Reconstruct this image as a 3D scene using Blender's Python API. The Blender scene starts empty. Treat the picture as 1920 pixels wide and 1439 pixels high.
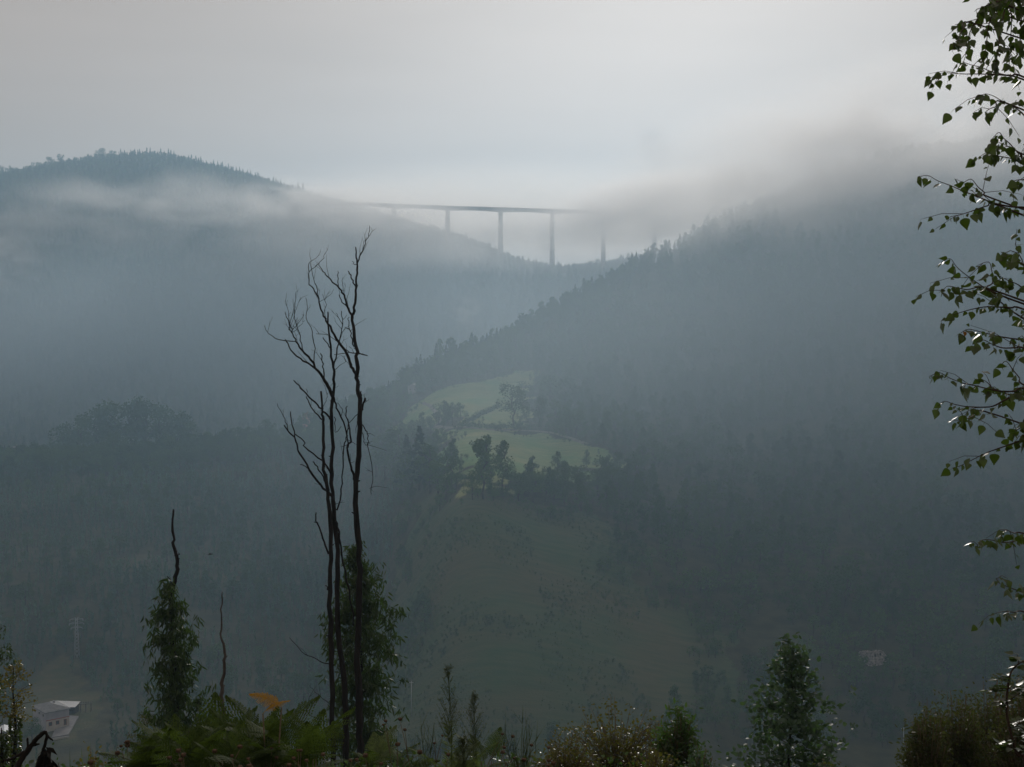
import bpy, math, random
import numpy as np
from mathutils import Vector, Matrix

# ------------------------------------------------------------------ camera, sky, sun, exposure
scn = bpy.context.scene
COL = scn.collection
R = math.radians
FPX = 2637.0                      # focal length in photo pixels (1920 wide): about 49 mm
HORIZON = 560.0
PITCH = math.atan((719.5 - HORIZON) / FPX)

cam_data = bpy.data.cameras.new('camera')
cam_data.sensor_width = 36.0
cam_data.lens = 36.0 * FPX / 1920.0
cam_data.clip_start = 0.1
cam_data.clip_end = 20000
cam = bpy.data.objects.new('camera', cam_data)
COL.objects.link(cam)
cam.location = (0, 0, 0)
cam.rotation_euler = (R(90) - PITCH, 0, 0)
scn.camera = cam

SUN_EL, SUN_AZ = 17.0, 6.3        # degrees; azimuth to the right of the view direction (+Y)
world = bpy.data.worlds.new('World')
scn.world = world
world.use_nodes = True
wn, wl = world.node_tree.nodes, world.node_tree.links
wn.clear()
w_out = wn.new('ShaderNodeOutputWorld')
w_bg = wn.new('ShaderNodeBackground')
w_sky = wn.new('ShaderNodeTexSky')
w_sky.sky_type = 'NISHITA'
w_sky.sun_disc = False
w_sky.sun_elevation = R(SUN_EL)
w_sky.sun_rotation = R(SUN_AZ)
w_sky.altitude = 300
w_sky.air_density = 1.0
w_sky.dust_density = 6.0
w_sky.ozone_density = 1.0
w_hs = wn.new('ShaderNodeHueSaturation')       # a thin, even overcast takes the blue out of the sky
w_hs.inputs['Saturation'].default_value = 0.10
w_tc = wn.new('ShaderNodeTexCoord')
w_map = wn.new('ShaderNodeMapping')
w_map.inputs['Scale'].default_value = (1.5, 1.5, 9.0)
w_nz = wn.new('ShaderNodeTexNoise')
w_nz.inputs['Scale'].default_value = 1.6
w_nz.inputs['Detail'].default_value = 4.0
w_mr = wn.new('ShaderNodeMapRange')
w_mr.inputs['From Min'].default_value = 0.3
w_mr.inputs['From Max'].default_value = 0.7
w_mr.inputs['To Min'].default_value = 0.92
w_mr.inputs['To Max'].default_value = 1.05
w_mix = wn.new('ShaderNodeMix')
w_mix.data_type = 'RGBA'
w_mix.blend_type = 'MULTIPLY'
w_mix.inputs['Factor'].default_value = 1.0
w_veil = wn.new('ShaderNodeMix')               # even cloud veil over the whole sky
w_veil.data_type = 'RGBA'
w_veil.inputs['Factor'].default_value = 0.95
w_veil.inputs['B'].default_value = (3.95, 3.18, 2.68, 1)
wl.new(w_sky.outputs['Color'], w_hs.inputs['Color'])
wl.new(w_hs.outputs['Color'], w_veil.inputs['A'])
wl.new(w_tc.outputs['Generated'], w_map.inputs['Vector'])
wl.new(w_map.outputs['Vector'], w_nz.inputs['Vector'])
wl.new(w_nz.outputs['Fac'], w_mr.inputs['Value'])
wl.new(w_veil.outputs['Result'], w_mix.inputs['A'])
wl.new(w_mr.outputs['Result'], w_mix.inputs['B'])
wl.new(w_mix.outputs['Result'], w_bg.inputs['Color'])
w_bg.inputs['Strength'].default_value = 0.10
wl.new(w_bg.outputs['Background'], w_out.inputs['Surface'])

sun_data = bpy.data.lights.new('sun', 'SUN')
sun_data.energy = 1.5
sun_data.angle = R(10)
sun_data.color = (1.0, 0.94, 0.87)
sun = bpy.data.objects.new('sun', sun_data)
COL.objects.link(sun)
sd = Vector((math.sin(R(SUN_AZ)) * math.cos(R(SUN_EL)), math.cos(R(SUN_AZ)) * math.cos(R(SUN_EL)), math.sin(R(SUN_EL))))
sun.rotation_euler = sd.to_track_quat('Z', 'Y').to_euler()

scn.view_settings.view_transform = 'Standard'
scn.view_settings.look = 'None'
scn.view_settings.gamma = 1.0
scn.view_settings.exposure = 0.0
scn.view_settings.use_curve_mapping = False
cy = scn.cycles
cy.use_denoising = True
cy.max_bounces = 6
cy.diffuse_bounces = 2
cy.glossy_bounces = 1
cy.transmission_bounces = 2
cy.volume_bounces = 4
cy.transparent_max_bounces = 8
cy.caustics_reflective = False
cy.caustics_refractive = False
cy.volume_step_rate = 1.0
cy.volume_max_steps = 128
scn.render.film_transparent = False

# ------------------------------------------------------------------ helpers
CP, SP = math.cos(PITCH), math.sin(PITCH)

def P(px, py, D):
    """photo pixel and distance along +Y -> world point"""
    x = (px - 959.5) / FPX
    y = -(py - 719.5) / FPX
    dy = CP + y * SP
    dz = -SP + y * CP
    return Vector((x / dy * D, D, dz / dy * D))

def proj(X, Y, Z):
    d = Y * CP - Z * SP
    u = Y * SP + Z * CP
    return 959.5 + FPX * X / d, 719.5 - FPX * u / d

def tag(o, label=None, cat=None, group=None, kind=None):
    if label: o['label'] = label
    if cat: o['category'] = cat
    if group: o['group'] = group
    if kind: o['kind'] = kind
    return o

def link(name, mesh, parent=None, loc=None):
    o = bpy.data.objects.new(name, mesh)
    COL.objects.link(o)
    if parent is not None: o.parent = parent
    if loc is not None: o.location = loc
    return o

def empty(name, loc, rz=0.0):
    o = bpy.data.objects.new(name, None)
    COL.objects.link(o)
    o.location = loc
    o.rotation_euler = (0, 0, rz)
    o.empty_display_size = 0.2
    return o

def copy_tree(o, parent=None):
    c = o.copy()
    COL.objects.link(c)
    c.parent = parent
    for ch in list(o.children): copy_tree(ch, c)
    return c

class MB:
    """collects vertices and faces, built as ONE mesh"""
    def __init__(s): s.v, s.f, s.m, s.sm = [], [], [], []
    def face_block(s, verts, faces, mi=0, smooth=False):
        b = len(s.v)
        s.v.extend([tuple(p) for p in verts])
        for f in faces:
            s.f.append(tuple(b + i for i in f)); s.m.append(mi); s.sm.append(smooth)
    def box(s, lo, hi, mi=0, M=None):
        x0, y0, z0 = lo; x1, y1, z1 = hi
        vs = [Vector(p) for p in ((x0,y0,z0),(x1,y0,z0),(x1,y1,z0),(x0,y1,z0),(x0,y0,z1),(x1,y0,z1),(x1,y1,z1),(x0,y1,z1))]
        if M is not None: vs = [M @ p for p in vs]
        s.face_block(vs, ((0,3,2,1),(4,5,6,7),(0,1,5,4),(1,2,6,5),(2,3,7,6),(3,0,4,7)), mi)
    def bar(s, a, b, w, mi=0):
        a, b = Vector(a), Vector(b)
        d = (b - a)
        if d.length < 1e-6: return
        s.tube([a, b], [w, w], 4, mi)
    def tube(s, pts, rad, n=6, mi=0, cap=True, smooth=True, rough=0.0, rng=None):
        pts = [Vector(p) for p in pts]
        base = len(s.v)
        ref = Vector((0.31, 0.9, 0.22))
        for i, p in enumerate(pts):
            t = (pts[min(i + 1, len(pts) - 1)] - pts[max(i - 1, 0)])
            if t.length < 1e-9: t = Vector((0, 0, 1))
            t.normalize()
            a = t.cross(ref)
            if a.length < 1e-3: a = t.cross(Vector((1, 0, 0)))
            a.normalize()
            b = t.cross(a)
            for k in range(n):
                th = 2 * math.pi * k / n
                r = rad[i] * (1 + (rng.uniform(-rough, rough) if rough else 0))
                s.v.append(tuple(p + (a * math.cos(th) + b * math.sin(th)) * r))
        for i in range(len(pts) - 1):
            for k in range(n):
                k2 = (k + 1) % n
                s.f.append((base + i*n + k, base + i*n + k2, base + (i+1)*n + k2, base + (i+1)*n + k)); s.m.append(mi); s.sm.append(smooth)
        if cap:
            s.f.append(tuple(base + k for k in reversed(range(n)))); s.m.append(mi); s.sm.append(False)
            e = base + (len(pts) - 1) * n
            s.f.append(tuple(e + k for k in range(n))); s.m.append(mi); s.sm.append(False)
    def mesh(s, name, mats):
        me = bpy.data.meshes.new(name)
        me.from_pydata(s.v, [], s.f)
        for m in (mats if isinstance(mats, (list, tuple)) else [mats]): me.materials.append(m)
        me.polygons.foreach_set('material_index', s.m)
        me.polygons.foreach_set('use_smooth', s.sm)
        me.update()
        return me
    def build(s, name, mats, parent=None, loc=None):
        return link(name, s.mesh(name, mats), parent, loc)

def smooth_path(pts, sub=3):
    """Catmull-Rom through the points"""
    pts = [Vector(p) for p in pts]
    if len(pts) < 3: return pts
    out = []
    for i in range(len(pts) - 1):
        p0 = pts[max(i-1, 0)]; p1 = pts[i]; p2 = pts[i+1]; p3 = pts[min(i+2, len(pts)-1)]
        for k in range(sub):
            t = k / sub
            out.append(0.5 * ((2*p1) + (p2-p0)*t + (2*p0-5*p1+4*p2-p3)*t*t + (3*p1-p0-3*p2+p3)*t*t*t))
    out.append(pts[-1])
    return out

# ------------------------------------------------------------------ materials
def newmat(name):
    m = bpy.data.materials.new(name)
    m.use_nodes = True
    nt = m.node_tree
    nt.nodes.clear()
    return m, nt.nodes, nt.links

def surf_mat(name, c1, c2=None, scale=3.0, rough=0.8, spec=0.3, bump=0.0, coord='Object', stretch=(1, 1, 1), detail=4.0, metallic=0.0):
    m, n, l = newmat(name)
    out = n.new('ShaderNodeOutputMaterial')
    bs = n.new('ShaderNodeBsdfPrincipled')
    bs.inputs['Roughness'].default_value = rough
    bs.inputs['Specular IOR Level'].default_value = spec
    bs.inputs['Metallic'].default_value = metallic
    tc = n.new('ShaderNodeTexCoord'); mp = n.new('ShaderNodeMapping')
    mp.inputs['Scale'].default_value = stretch
    nz = n.new('ShaderNodeTexNoise'); nz.inputs['Scale'].default_value = scale; nz.inputs['Detail'].default_value = detail
    l.new(tc.outputs[coord], mp.inputs['Vector']); l.new(mp.outputs['Vector'], nz.inputs['Vector'])
    cr = n.new('ShaderNodeValToRGB')
    cr.color_ramp.elements[0].position = 0.32; cr.color_ramp.elements[1].position = 0.68
    cr.color_ramp.elements[0].color = (*c1, 1); cr.color_ramp.elements[1].color = (*(c2 or c1), 1)
    l.new(nz.outputs['Fac'], cr.inputs['Fac']); l.new(cr.outputs['Color'], bs.inputs['Base Color'])
    if bump:
        b = n.new('ShaderNodeBump'); b.inputs['Strength'].default_value = bump; b.inputs['Distance'].default_value = 0.05
        l.new(nz.outputs['Fac'], b.inputs['Height']); l.new(b.outputs['Normal'], bs.inputs['Normal'])
    l.new(bs.outputs['BSDF'], out.inputs['Surface'])
    return m

def leaf_mat(name, c1, c2, trans, tfac=0.4, rough=0.35, spec=0.4, scale=2.0, inst_var=False):
    """leaf: glossy coat and light shining through"""
    m, n, l = newmat(name)
    out = n.new('ShaderNodeOutputMaterial')
    bs = n.new('ShaderNodeBsdfPrincipled')
    bs.inputs['Roughness'].default_value = rough
    bs.inputs['Specular IOR Level'].default_value = spec
    tr = n.new('ShaderNodeBsdfTranslucent')
    mx = n.new('ShaderNodeMixShader'); mx.inputs['Fac'].default_value = tfac
    geo = n.new('ShaderNodeNewGeometry')
    src = geo.outputs['Random Per Island']
    if inst_var:
        oi = n.new('ShaderNodeObjectInfo')
        ad = n.new('ShaderNodeMath'); ad.operation = 'MULTIPLY'; ad.inputs[1].default_value = 0.35
        a2 = n.new('ShaderNodeMath'); a2.operation = 'MULTIPLY_ADD'; a2.inputs[1].default_value = 0.65
        l.new(src, ad.inputs[0]); l.new(oi.outputs['Random'], a2.inputs[0]); l.new(ad.outputs[0], a2.inputs[2])
        src = a2.outputs[0]
        # stands of one kind: neighbouring trees share a tone
        nz = n.new('ShaderNodeTexNoise'); nz.inputs['Scale'].default_value = 0.022; nz.inputs['Detail'].default_value = 3
        l.new(oi.outputs['Location'], nz.inputs['Vector'])
        st = n.new('ShaderNodeMapRange'); st.inputs['From Min'].default_value = .36; st.inputs['From Max'].default_value = .64
        l.new(nz.outputs['Fac'], st.inputs['Value'])
        mm = n.new('ShaderNodeMath'); mm.operation = 'MULTIPLY_ADD'; mm.inputs[1].default_value = .55
        hf = n.new('ShaderNodeMath'); hf.operation = 'MULTIPLY'; hf.inputs[1].default_value = .45
        l.new(src, hf.inputs[0]); l.new(st.outputs[0], mm.inputs[0]); l.new(hf.outputs[0], mm.inputs[2])
        src = mm.outputs[0]
    cr = n.new('ShaderNodeValToRGB')
    cr.color_ramp.elements[0].color = (*c1, 1); cr.color_ramp.elements[1].color = (*c2, 1)
    l.new(src, cr.inputs['Fac']); l.new(cr.outputs['Color'], bs.inputs['Base Color'])
    tm = n.new('ShaderNodeMix'); tm.data_type = 'RGBA'
    tm.inputs['A'].default_value = (*[x * 0.55 for x in trans], 1); tm.inputs['B'].default_value = (*trans, 1)
    l.new(src, tm.inputs['Factor']); l.new(tm.outputs['Result'], tr.inputs['Color'])
    l.new(bs.outputs['BSDF'], mx.inputs[1]); l.new(tr.outputs['BSDF'], mx.inputs[2])
    l.new(mx.outputs['Shader'], out.inputs['Surface'])
    return m

M = {}
M['bark_dark'] = surf_mat('bark_dark', (0.010, 0.009, 0.008), (0.028, 0.025, 0.023), 9, 0.9, 0.15, 0.6, stretch=(1, 1, 0.25))
M['bark_grey'] = surf_mat('bark_grey', (0.05, 0.045, 0.04), (0.11, 0.10, 0.09), 8, 0.9, 0.15, 0.5, stretch=(1, 1, 0.25))
M['bark_far'] = surf_mat('bark_far', (0.04, 0.035, 0.03), (0.09, 0.08, 0.07), 1, 0.95, 0.1)
M['twig'] = surf_mat('twig', (0.035, 0.022, 0.018), (0.07, 0.045, 0.035), 20, 0.7, 0.2)
M['far_broad'] = leaf_mat('far_broadleaf', (0.020, 0.050, 0.018), (0.090, 0.150, 0.048), (0.09, 0.16, 0.03), 0.18, 0.8, 0.1, inst_var=True)
M['far_euc'] = leaf_mat('far_eucalyptus', (0.028, 0.070, 0.040), (0.120, 0.215, 0.125), (0.09, 0.17, 0.06), 0.18, 0.75, 0.12, inst_var=True)
M['far_pine'] = leaf_mat('far_pine', (0.020, 0.038, 0.020), (0.040, 0.068, 0.032), (0.04, 0.06, 0.015), 0.12, 0.85, 0.08, inst_var=True)
# ------------------------------------------------------------------ terrain
# (photo column, ground height in photo rows, distance): the relief of the valley, ridge by ridge
NEAR = [(6, 1690), (9, 1580), (12, 1520), (20, 1480), (31, 1470), (60, 1580), (120, 1670), (250, 1620), (380, 1535)]
COLUMNS = {
  -900: [(430,1445),(520,1300),(620,1130),(760,980),(900,880),(1050,860),(1200,860),(1500,660),(1800,500),(2200,350),(2700,400),(3600,500),(6000,556)],
  0:    [(430,1440),(520,1290),(620,1120),(760,965),(880,888),(960,880),(1050,856),(1150,872),(1300,800),(1500,655),(1800,485),(2200,335),(2600,390),(3500,500),(6000,556)],
  300:  [(430,1440),(520,1290),(620,1130),(760,980),(880,892),(970,856),(1060,852),(1160,868),(1300,790),(1500,640),(1800,460),(2200,297),(2600,360),(3500,500),(6000,556)],
  550:  [(430,1440),(520,1300),(620,1150),(760,990),(900,868),(1000,812),(1060,812),(1160,835),(1300,770),(1500,620),(1700,490),(1850,395),(2100,364),(2600,430),(3500,520),(6000,556)],
  700:  [(430,1440),(520,1310),(600,1180),(680,1050),(760,955),(850,870),(950,790),(1020,757),(1120,790),(1300,740),(1500,610),(1750,440),(2000,410),(2500,470),(3500,530),(6000,556)],
  850:  [(430,1432),(500,1200),(560,1040),(600,950),(625,930),(680,875),(740,832),(800,800),(880,760),(960,716),(1020,692),(1060,676),(1160,722),(1300,690),(1500,590),(1745,450),(2000,480),(2500,525),(6000,556)],
  1000: [(430,1430),(500,1200),(560,1050),(610,962),(660,905),(720,862),(800,815),(880,770),(960,715),(1030,662),(1120,612),(1250,680),(1450,600),(1650,508),(1760,515),(2200,555),(6000,558)],
  1100: [(430,1430),(500,1220),(560,1070),(620,962),(700,882),(800,805),(900,730),(1000,650),(1130,554),(1250,620),(1450,560),(1650,516),(2200,540),(6000,558)],
  1200: [(430,1435),(500,1240),(560,1100),(640,970),(740,860),(850,770),(960,680),(1080,570),(1160,500),(1300,560),(1650,520),(2000,490),(2500,545),(6000,556)],
  1340: [(430,1440),(500,1260),(580,1110),(680,960),(800,830),(920,710),(1040,590),(1150,485),(1200,434),(1350,480),(1700,500),(2500,550),(6000,556)],
  1600: [(430,1450),(500,1280),(580,1120),(700,930),(820,780),(940,640),(1060,500),(1180,385),(1260,322),(1400,360),(1700,450),(2500,540),(6000,556)],
  1920: [(430,1460),(500,1290),(600,1110),(720,920),(850,740),(980,580),(1100,450),(1250,315),(1350,255),(1500,290),(2000,420),(2800,530),(6000,556)],
  2800: [(430,1460),(500,1290),(600,1110),(720,920),(850,740),(980,580),(1100,450),(1250,310),(1400,240),(1600,290),(2200,430),(6000,556)],
}
pts = []
for c, lst in COLUMNS.items():
    for D, py in lst: pts.append((c, py, D))
    for D, py in NEAR: pts.append((c, py + (45 if c > 1400 and D < 40 else 0), D))
pts.append((938, 486, 1715)); pts.append((1131, 512, 1690))
pts = np.array(pts, float)

def uv(px, D): return np.stack([(px - 960) / 450.0, np.log(np.maximum(D, 1.0)) * 3.5], -1)
_c = uv(pts[:, 0], pts[:, 2])
def _k(r2): return 0.5 * r2 * np.log(r2 + 1e-12)
_n = len(_c)
_r2 = ((_c[:, None, :] - _c[None]) ** 2).sum(-1)
_A = np.zeros((_n + 3, _n + 3))
_A[:_n, :_n] = _k(_r2) + 0.01 * np.eye(_n)
_A[:_n, _n] = 1; _A[:_n, _n+1:] = _c
_A[_n, :_n] = 1; _A[_n+1:, :_n] = _c.T
_b = np.zeros(_n + 3); _b[:_n] = pts[:, 1]
_w = np.linalg.solve(_A, _b)

def vnoise(x, y, seed=0):
    """smooth value noise"""
    xi = np.floor(x).astype(np.int64); yi = np.floor(y).astype(np.int64)
    fx = x - xi; fy = y - yi
    fx = fx*fx*(3-2*fx); fy = fy*fy*(3-2*fy)
    def hsh(a, b):
        h = (a * 374761393 + b * 668265263 + seed * 974711) & 0xffffffff
        h = ((h ^ (h >> 13)) * 1274126177) & 0xffffffff
        return ((h ^ (h >> 16)) & 0xffff) / 65535.0
    return (hsh(xi, yi)*(1-fx)+hsh(xi+1, yi)*fx)*(1-fy) + (hsh(xi, yi+1)*(1-fx)+hsh(xi+1, yi+1)*fx)*fy

def ground(X, Y):
    """height of the ground, vectorised"""
    X = np.atleast_1d(np.asarray(X, float)); Y = np.atleast_1d(np.asarray(Y, float))
    D = np.maximum(Y, 6.0)
    px = 959.5 + np.clip(X / D, -0.75, 0.75) * FPX
    q = uv(px, D)
    out = np.empty(len(X))
    for i in range(0, len(X), 20000):
        qq = q[i:i+20000]
        r2 = ((qq[:, None, :] - _c[None]) ** 2).sum(-1)
        out[i:i+20000] = _k(r2) @ _w[:_n] + _w[_n] + qq @ _w[_n+1:]
    y = -(out - 719.5) / FPX
    z = (-SP + y * CP) / (CP + y * SP) * D
    near = Y < 6
    z = np.where(near, z + (6 - Y) * 0.2, z)
    amp = np.clip((Y - 60) / 500, 0, 1)
    z = z + amp * ((vnoise(X/60, Y/60, 1) - .5) * 4.0 + (vnoise(X/22, Y/22, 2) - .5) * 1.6)
    z = z + (1 - np.clip(Y / 80, 0, 1)) * ((vnoise(X/3, Y/3, 3) - .5) * .35 + (vnoise(X/.8, Y/.8, 4) - .5) * .08)
    return z
def gz(x, y): return float(ground([x], [y])[0])
def on_ground(px, D, dz=0.0):
    x = (px - 959.5) / FPX * D
    # column follows the ground height, so refine twice
    for _ in range(3):
        z = gz(x, D)
        d = D * CP - z * SP
        x = (px - 959.5) / FPX * d
    return Vector((x, D, gz(x, D) + dz))
def hit(px, py, d0=300.0, d1=2600.0):
    """first ground point seen through a photo pixel"""
    Ds = np.linspace(d0, d1, 1200)
    p0 = P(px, py, 1.0)
    zz = ground(p0.x * Ds, Ds)
    k = np.argmax(zz > p0.z * Ds)
    D = Ds[k]
    return Vector((p0.x * D, D, zz[k]))

def inpoly(px, py, poly):
    px = np.asarray(px); py = np.asarray(py)
    ins = np.zeros(px.shape, bool)
    j = len(poly) - 1
    for i in range(len(poly)):
        xi, yi = poly[i]; xj, yj = poly[j]
        c = ((yi > py) != (yj > py)) & (px < (xj - xi) * (py - yi) / (yj - yi + 1e-9) + xi)
        ins ^= c
        j = i
    return ins
# plots of land, drawn on the map (X, Y) from their corners
def plot(corners): return [(v.x, v.y) for v in (hit(a, b, 430, 1300) for a, b in corners)]
MEADOWS = [plot([(752,800),(772,768),(820,738),(905,716),(985,698),(1006,716),(988,742),(1000,775),(990,798),(930,800),(868,790),(842,770),(822,797),(790,812)]),
           plot([(800,818),(860,806),(1000,811),(1095,838),(1160,862),(1120,885),(1085,903),(1010,894),(960,905),(900,897),(850,884),(818,850)]),
           plot([(845,898),(905,902),(960,915),(955,936),(860,936)]),
           plot([(415,822),(480,812),(560,806),(600,800),(590,818),(500,828),(430,838)])]
BROWN = plot([(735,958),(840,945),(960,945),(1130,962),(1190,1010),(1255,1085),(1320,1240),(1345,1425),(700,1428),(715,1150)])
CLEARING = plot([(40,1330),(60,1262),(115,1232),(165,1275),(190,1330),(150,1392),(60,1405)])

def cover(X, Y):
    """land cover: 0 wood floor, 1 meadow, 2 brown field, 3 rough clearing"""
    jx = (vnoise(X/9, Y/9, 7) - .5) * 8; jy = (vnoise(X/9, Y/9, 8) - .5) * 10
    bx = (vnoise(X/30, Y/30, 17) - .5) * 44; by = (vnoise(X/30, Y/30, 18) - .5) * 26
    c = np.zeros(len(X), int)
    c[inpoly(X + jx + bx, Y + jy + by, BROWN)] = 2
    c[inpoly(X + jx, Y + jy, CLEARING)] = 3
    mx = (vnoise(X/16, Y/16, 27) - .5)*16; my = (vnoise(X/16, Y/16, 28) - .5)*24
    for mdw in MEADOWS: c[inpoly(X + jx*.7 + mx, Y + jy*.7 + my, mdw)] = 1
    return c

def build_ground():
    ys = np.concatenate([np.linspace(-40, 4, 12), np.geomspace(5, 420, 170), np.linspace(425, 1250, 300), np.geomspace(1256, 3600, 110)])
    us = np.linspace(-1, 1, 481)
    us = np.sign(us) * np.abs(us) ** 1.25
    half = 28 + np.maximum(ys, 0) * 0.62
    X = (us[None, :] * half[:, None]).ravel(); Y = np.repeat(ys, len(us))
    Z = ground(X, Y)
    nr, nc = len(ys), len(us)
    idx = np.arange(nr * nc).reshape(nr, nc)
    F = np.stack([idx[:-1, :-1], idx[:-1, 1:], idx[1:, 1:], idx[1:, :-1]], -1).reshape(-1, 4)
    me = bpy.data.meshes.new('ground')
    me.vertices.add(nr * nc); me.vertices.foreach_set('co', np.stack([X, Y, Z], -1).ravel())
    me.loops.add(F.size); me.loops.foreach_set('vertex_index', F.ravel().astype(np.int32))
    me.polygons.add(len(F)); me.polygons.foreach_set('loop_start', np.arange(0, F.size, 4, dtype=np.int32))
    me.polygons.foreach_set('use_smooth', np.ones(len(F), bool))
    me.update(calc_edges=True)
    cv = cover(X, Y)
    for nm, k in (('meadow', 1), ('brown', 2), ('clearing', 3)):
        at = me.attributes.new(nm, 'FLOAT', 'POINT'); at.data.foreach_set('value', (cv == k).astype(np.float32))
    m, n, l = newmat('ground')
    out = n.new('ShaderNodeOutputMaterial'); bs = n.new('ShaderNodeBsdfPrincipled')
    bs.inputs['Roughness'].default_value = 0.95; bs.inputs['Specular IOR Level'].default_value = 0.1
    tc = n.new('ShaderNodeTexCoord')
    def noise(scale, st=(1, 1, 1), det=5):
        mp = n.new('ShaderNodeMapping'); mp.inputs['Scale'].default_value = st
        nz = n.new('ShaderNodeTexNoise'); nz.inputs['Scale'].default_value = scale; nz.inputs['Detail'].default_value = det
        l.new(tc.outputs['Object'], mp.inputs['Vector']); l.new(mp.outputs['Vector'], nz.inputs['Vector'])
        return nz.outputs['Fac']
    def ramp(f, a, b, p0=.35, p1=.65):
        cr = n.new('ShaderNodeValToRGB'); cr.color_ramp.elements[0].color = (*a, 1); cr.color_ramp.elements[1].color = (*b, 1)
        cr.color_ramp.elements[0].position = p0; cr.color_ramp.elements[1].position = p1
        l.new(f, cr.inputs['Fac']); return cr.outputs['Color']
    def mix(a, b, f):
        mx = n.new('ShaderNodeMix'); mx.data_type = 'RGBA'
        l.new(a, mx.inputs['A']); l.new(b, mx.inputs['B']); l.new(f, mx.inputs['Factor']); return mx.outputs['Result']
    def att(nm):
        a = n.new('ShaderNodeAttribute'); a.attribute_name = nm; return a.outputs['Fac']
    nbig, nrow = noise(0.03), noise(0.25, (0.25, 1.6, 1))
    base = ramp(noise(0.12), (0.030, 0.034, 0.016), (0.060, 0.060, 0.030))
    mead = mix(ramp(nbig, (0.10, 0.20, 0.055), (0.22, 0.24, 0.085), .40, .60), ramp(nrow, (0.10, 0.17, 0.05), (0.22, 0.26, 0.10)), ramp(noise(0.08, (1, .5, 1)), (0, 0, 0), (1, 1, 1), .4, .6))
    brn = mix(ramp(nbig, (0.040, 0.084, 0.032), (0.088, 0.082, 0.042)), ramp(nrow, (0.036, 0.064, 0.026), (0.082, 0.092, 0.044)), noise(0.09))
    clr = ramp(noise(0.15), (0.048, 0.062, 0.026), (0.085, 0.078, 0.038))
    col = mix(base, brn, att('brown')); col = mix(col, clr, att('clearing')); col = mix(col, mead, att('meadow'))
    l.new(col, bs.inputs['Base Color'])
    bp = n.new('ShaderNodeBump'); bp.inputs['Strength'].default_value = 0.5; bp.inputs['Distance'].default_value = 0.5
    l.new(noise(1.2), bp.inputs['Height']); l.new(bp.outputs['Normal'], bs.inputs['Normal'])
    l.new(bs.outputs['BSDF'], out.inputs['Surface'])
    me.materials.append(m)
    o = link('ground', me)
    tag(o, kind='structure')
    return o
build_ground()

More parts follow.
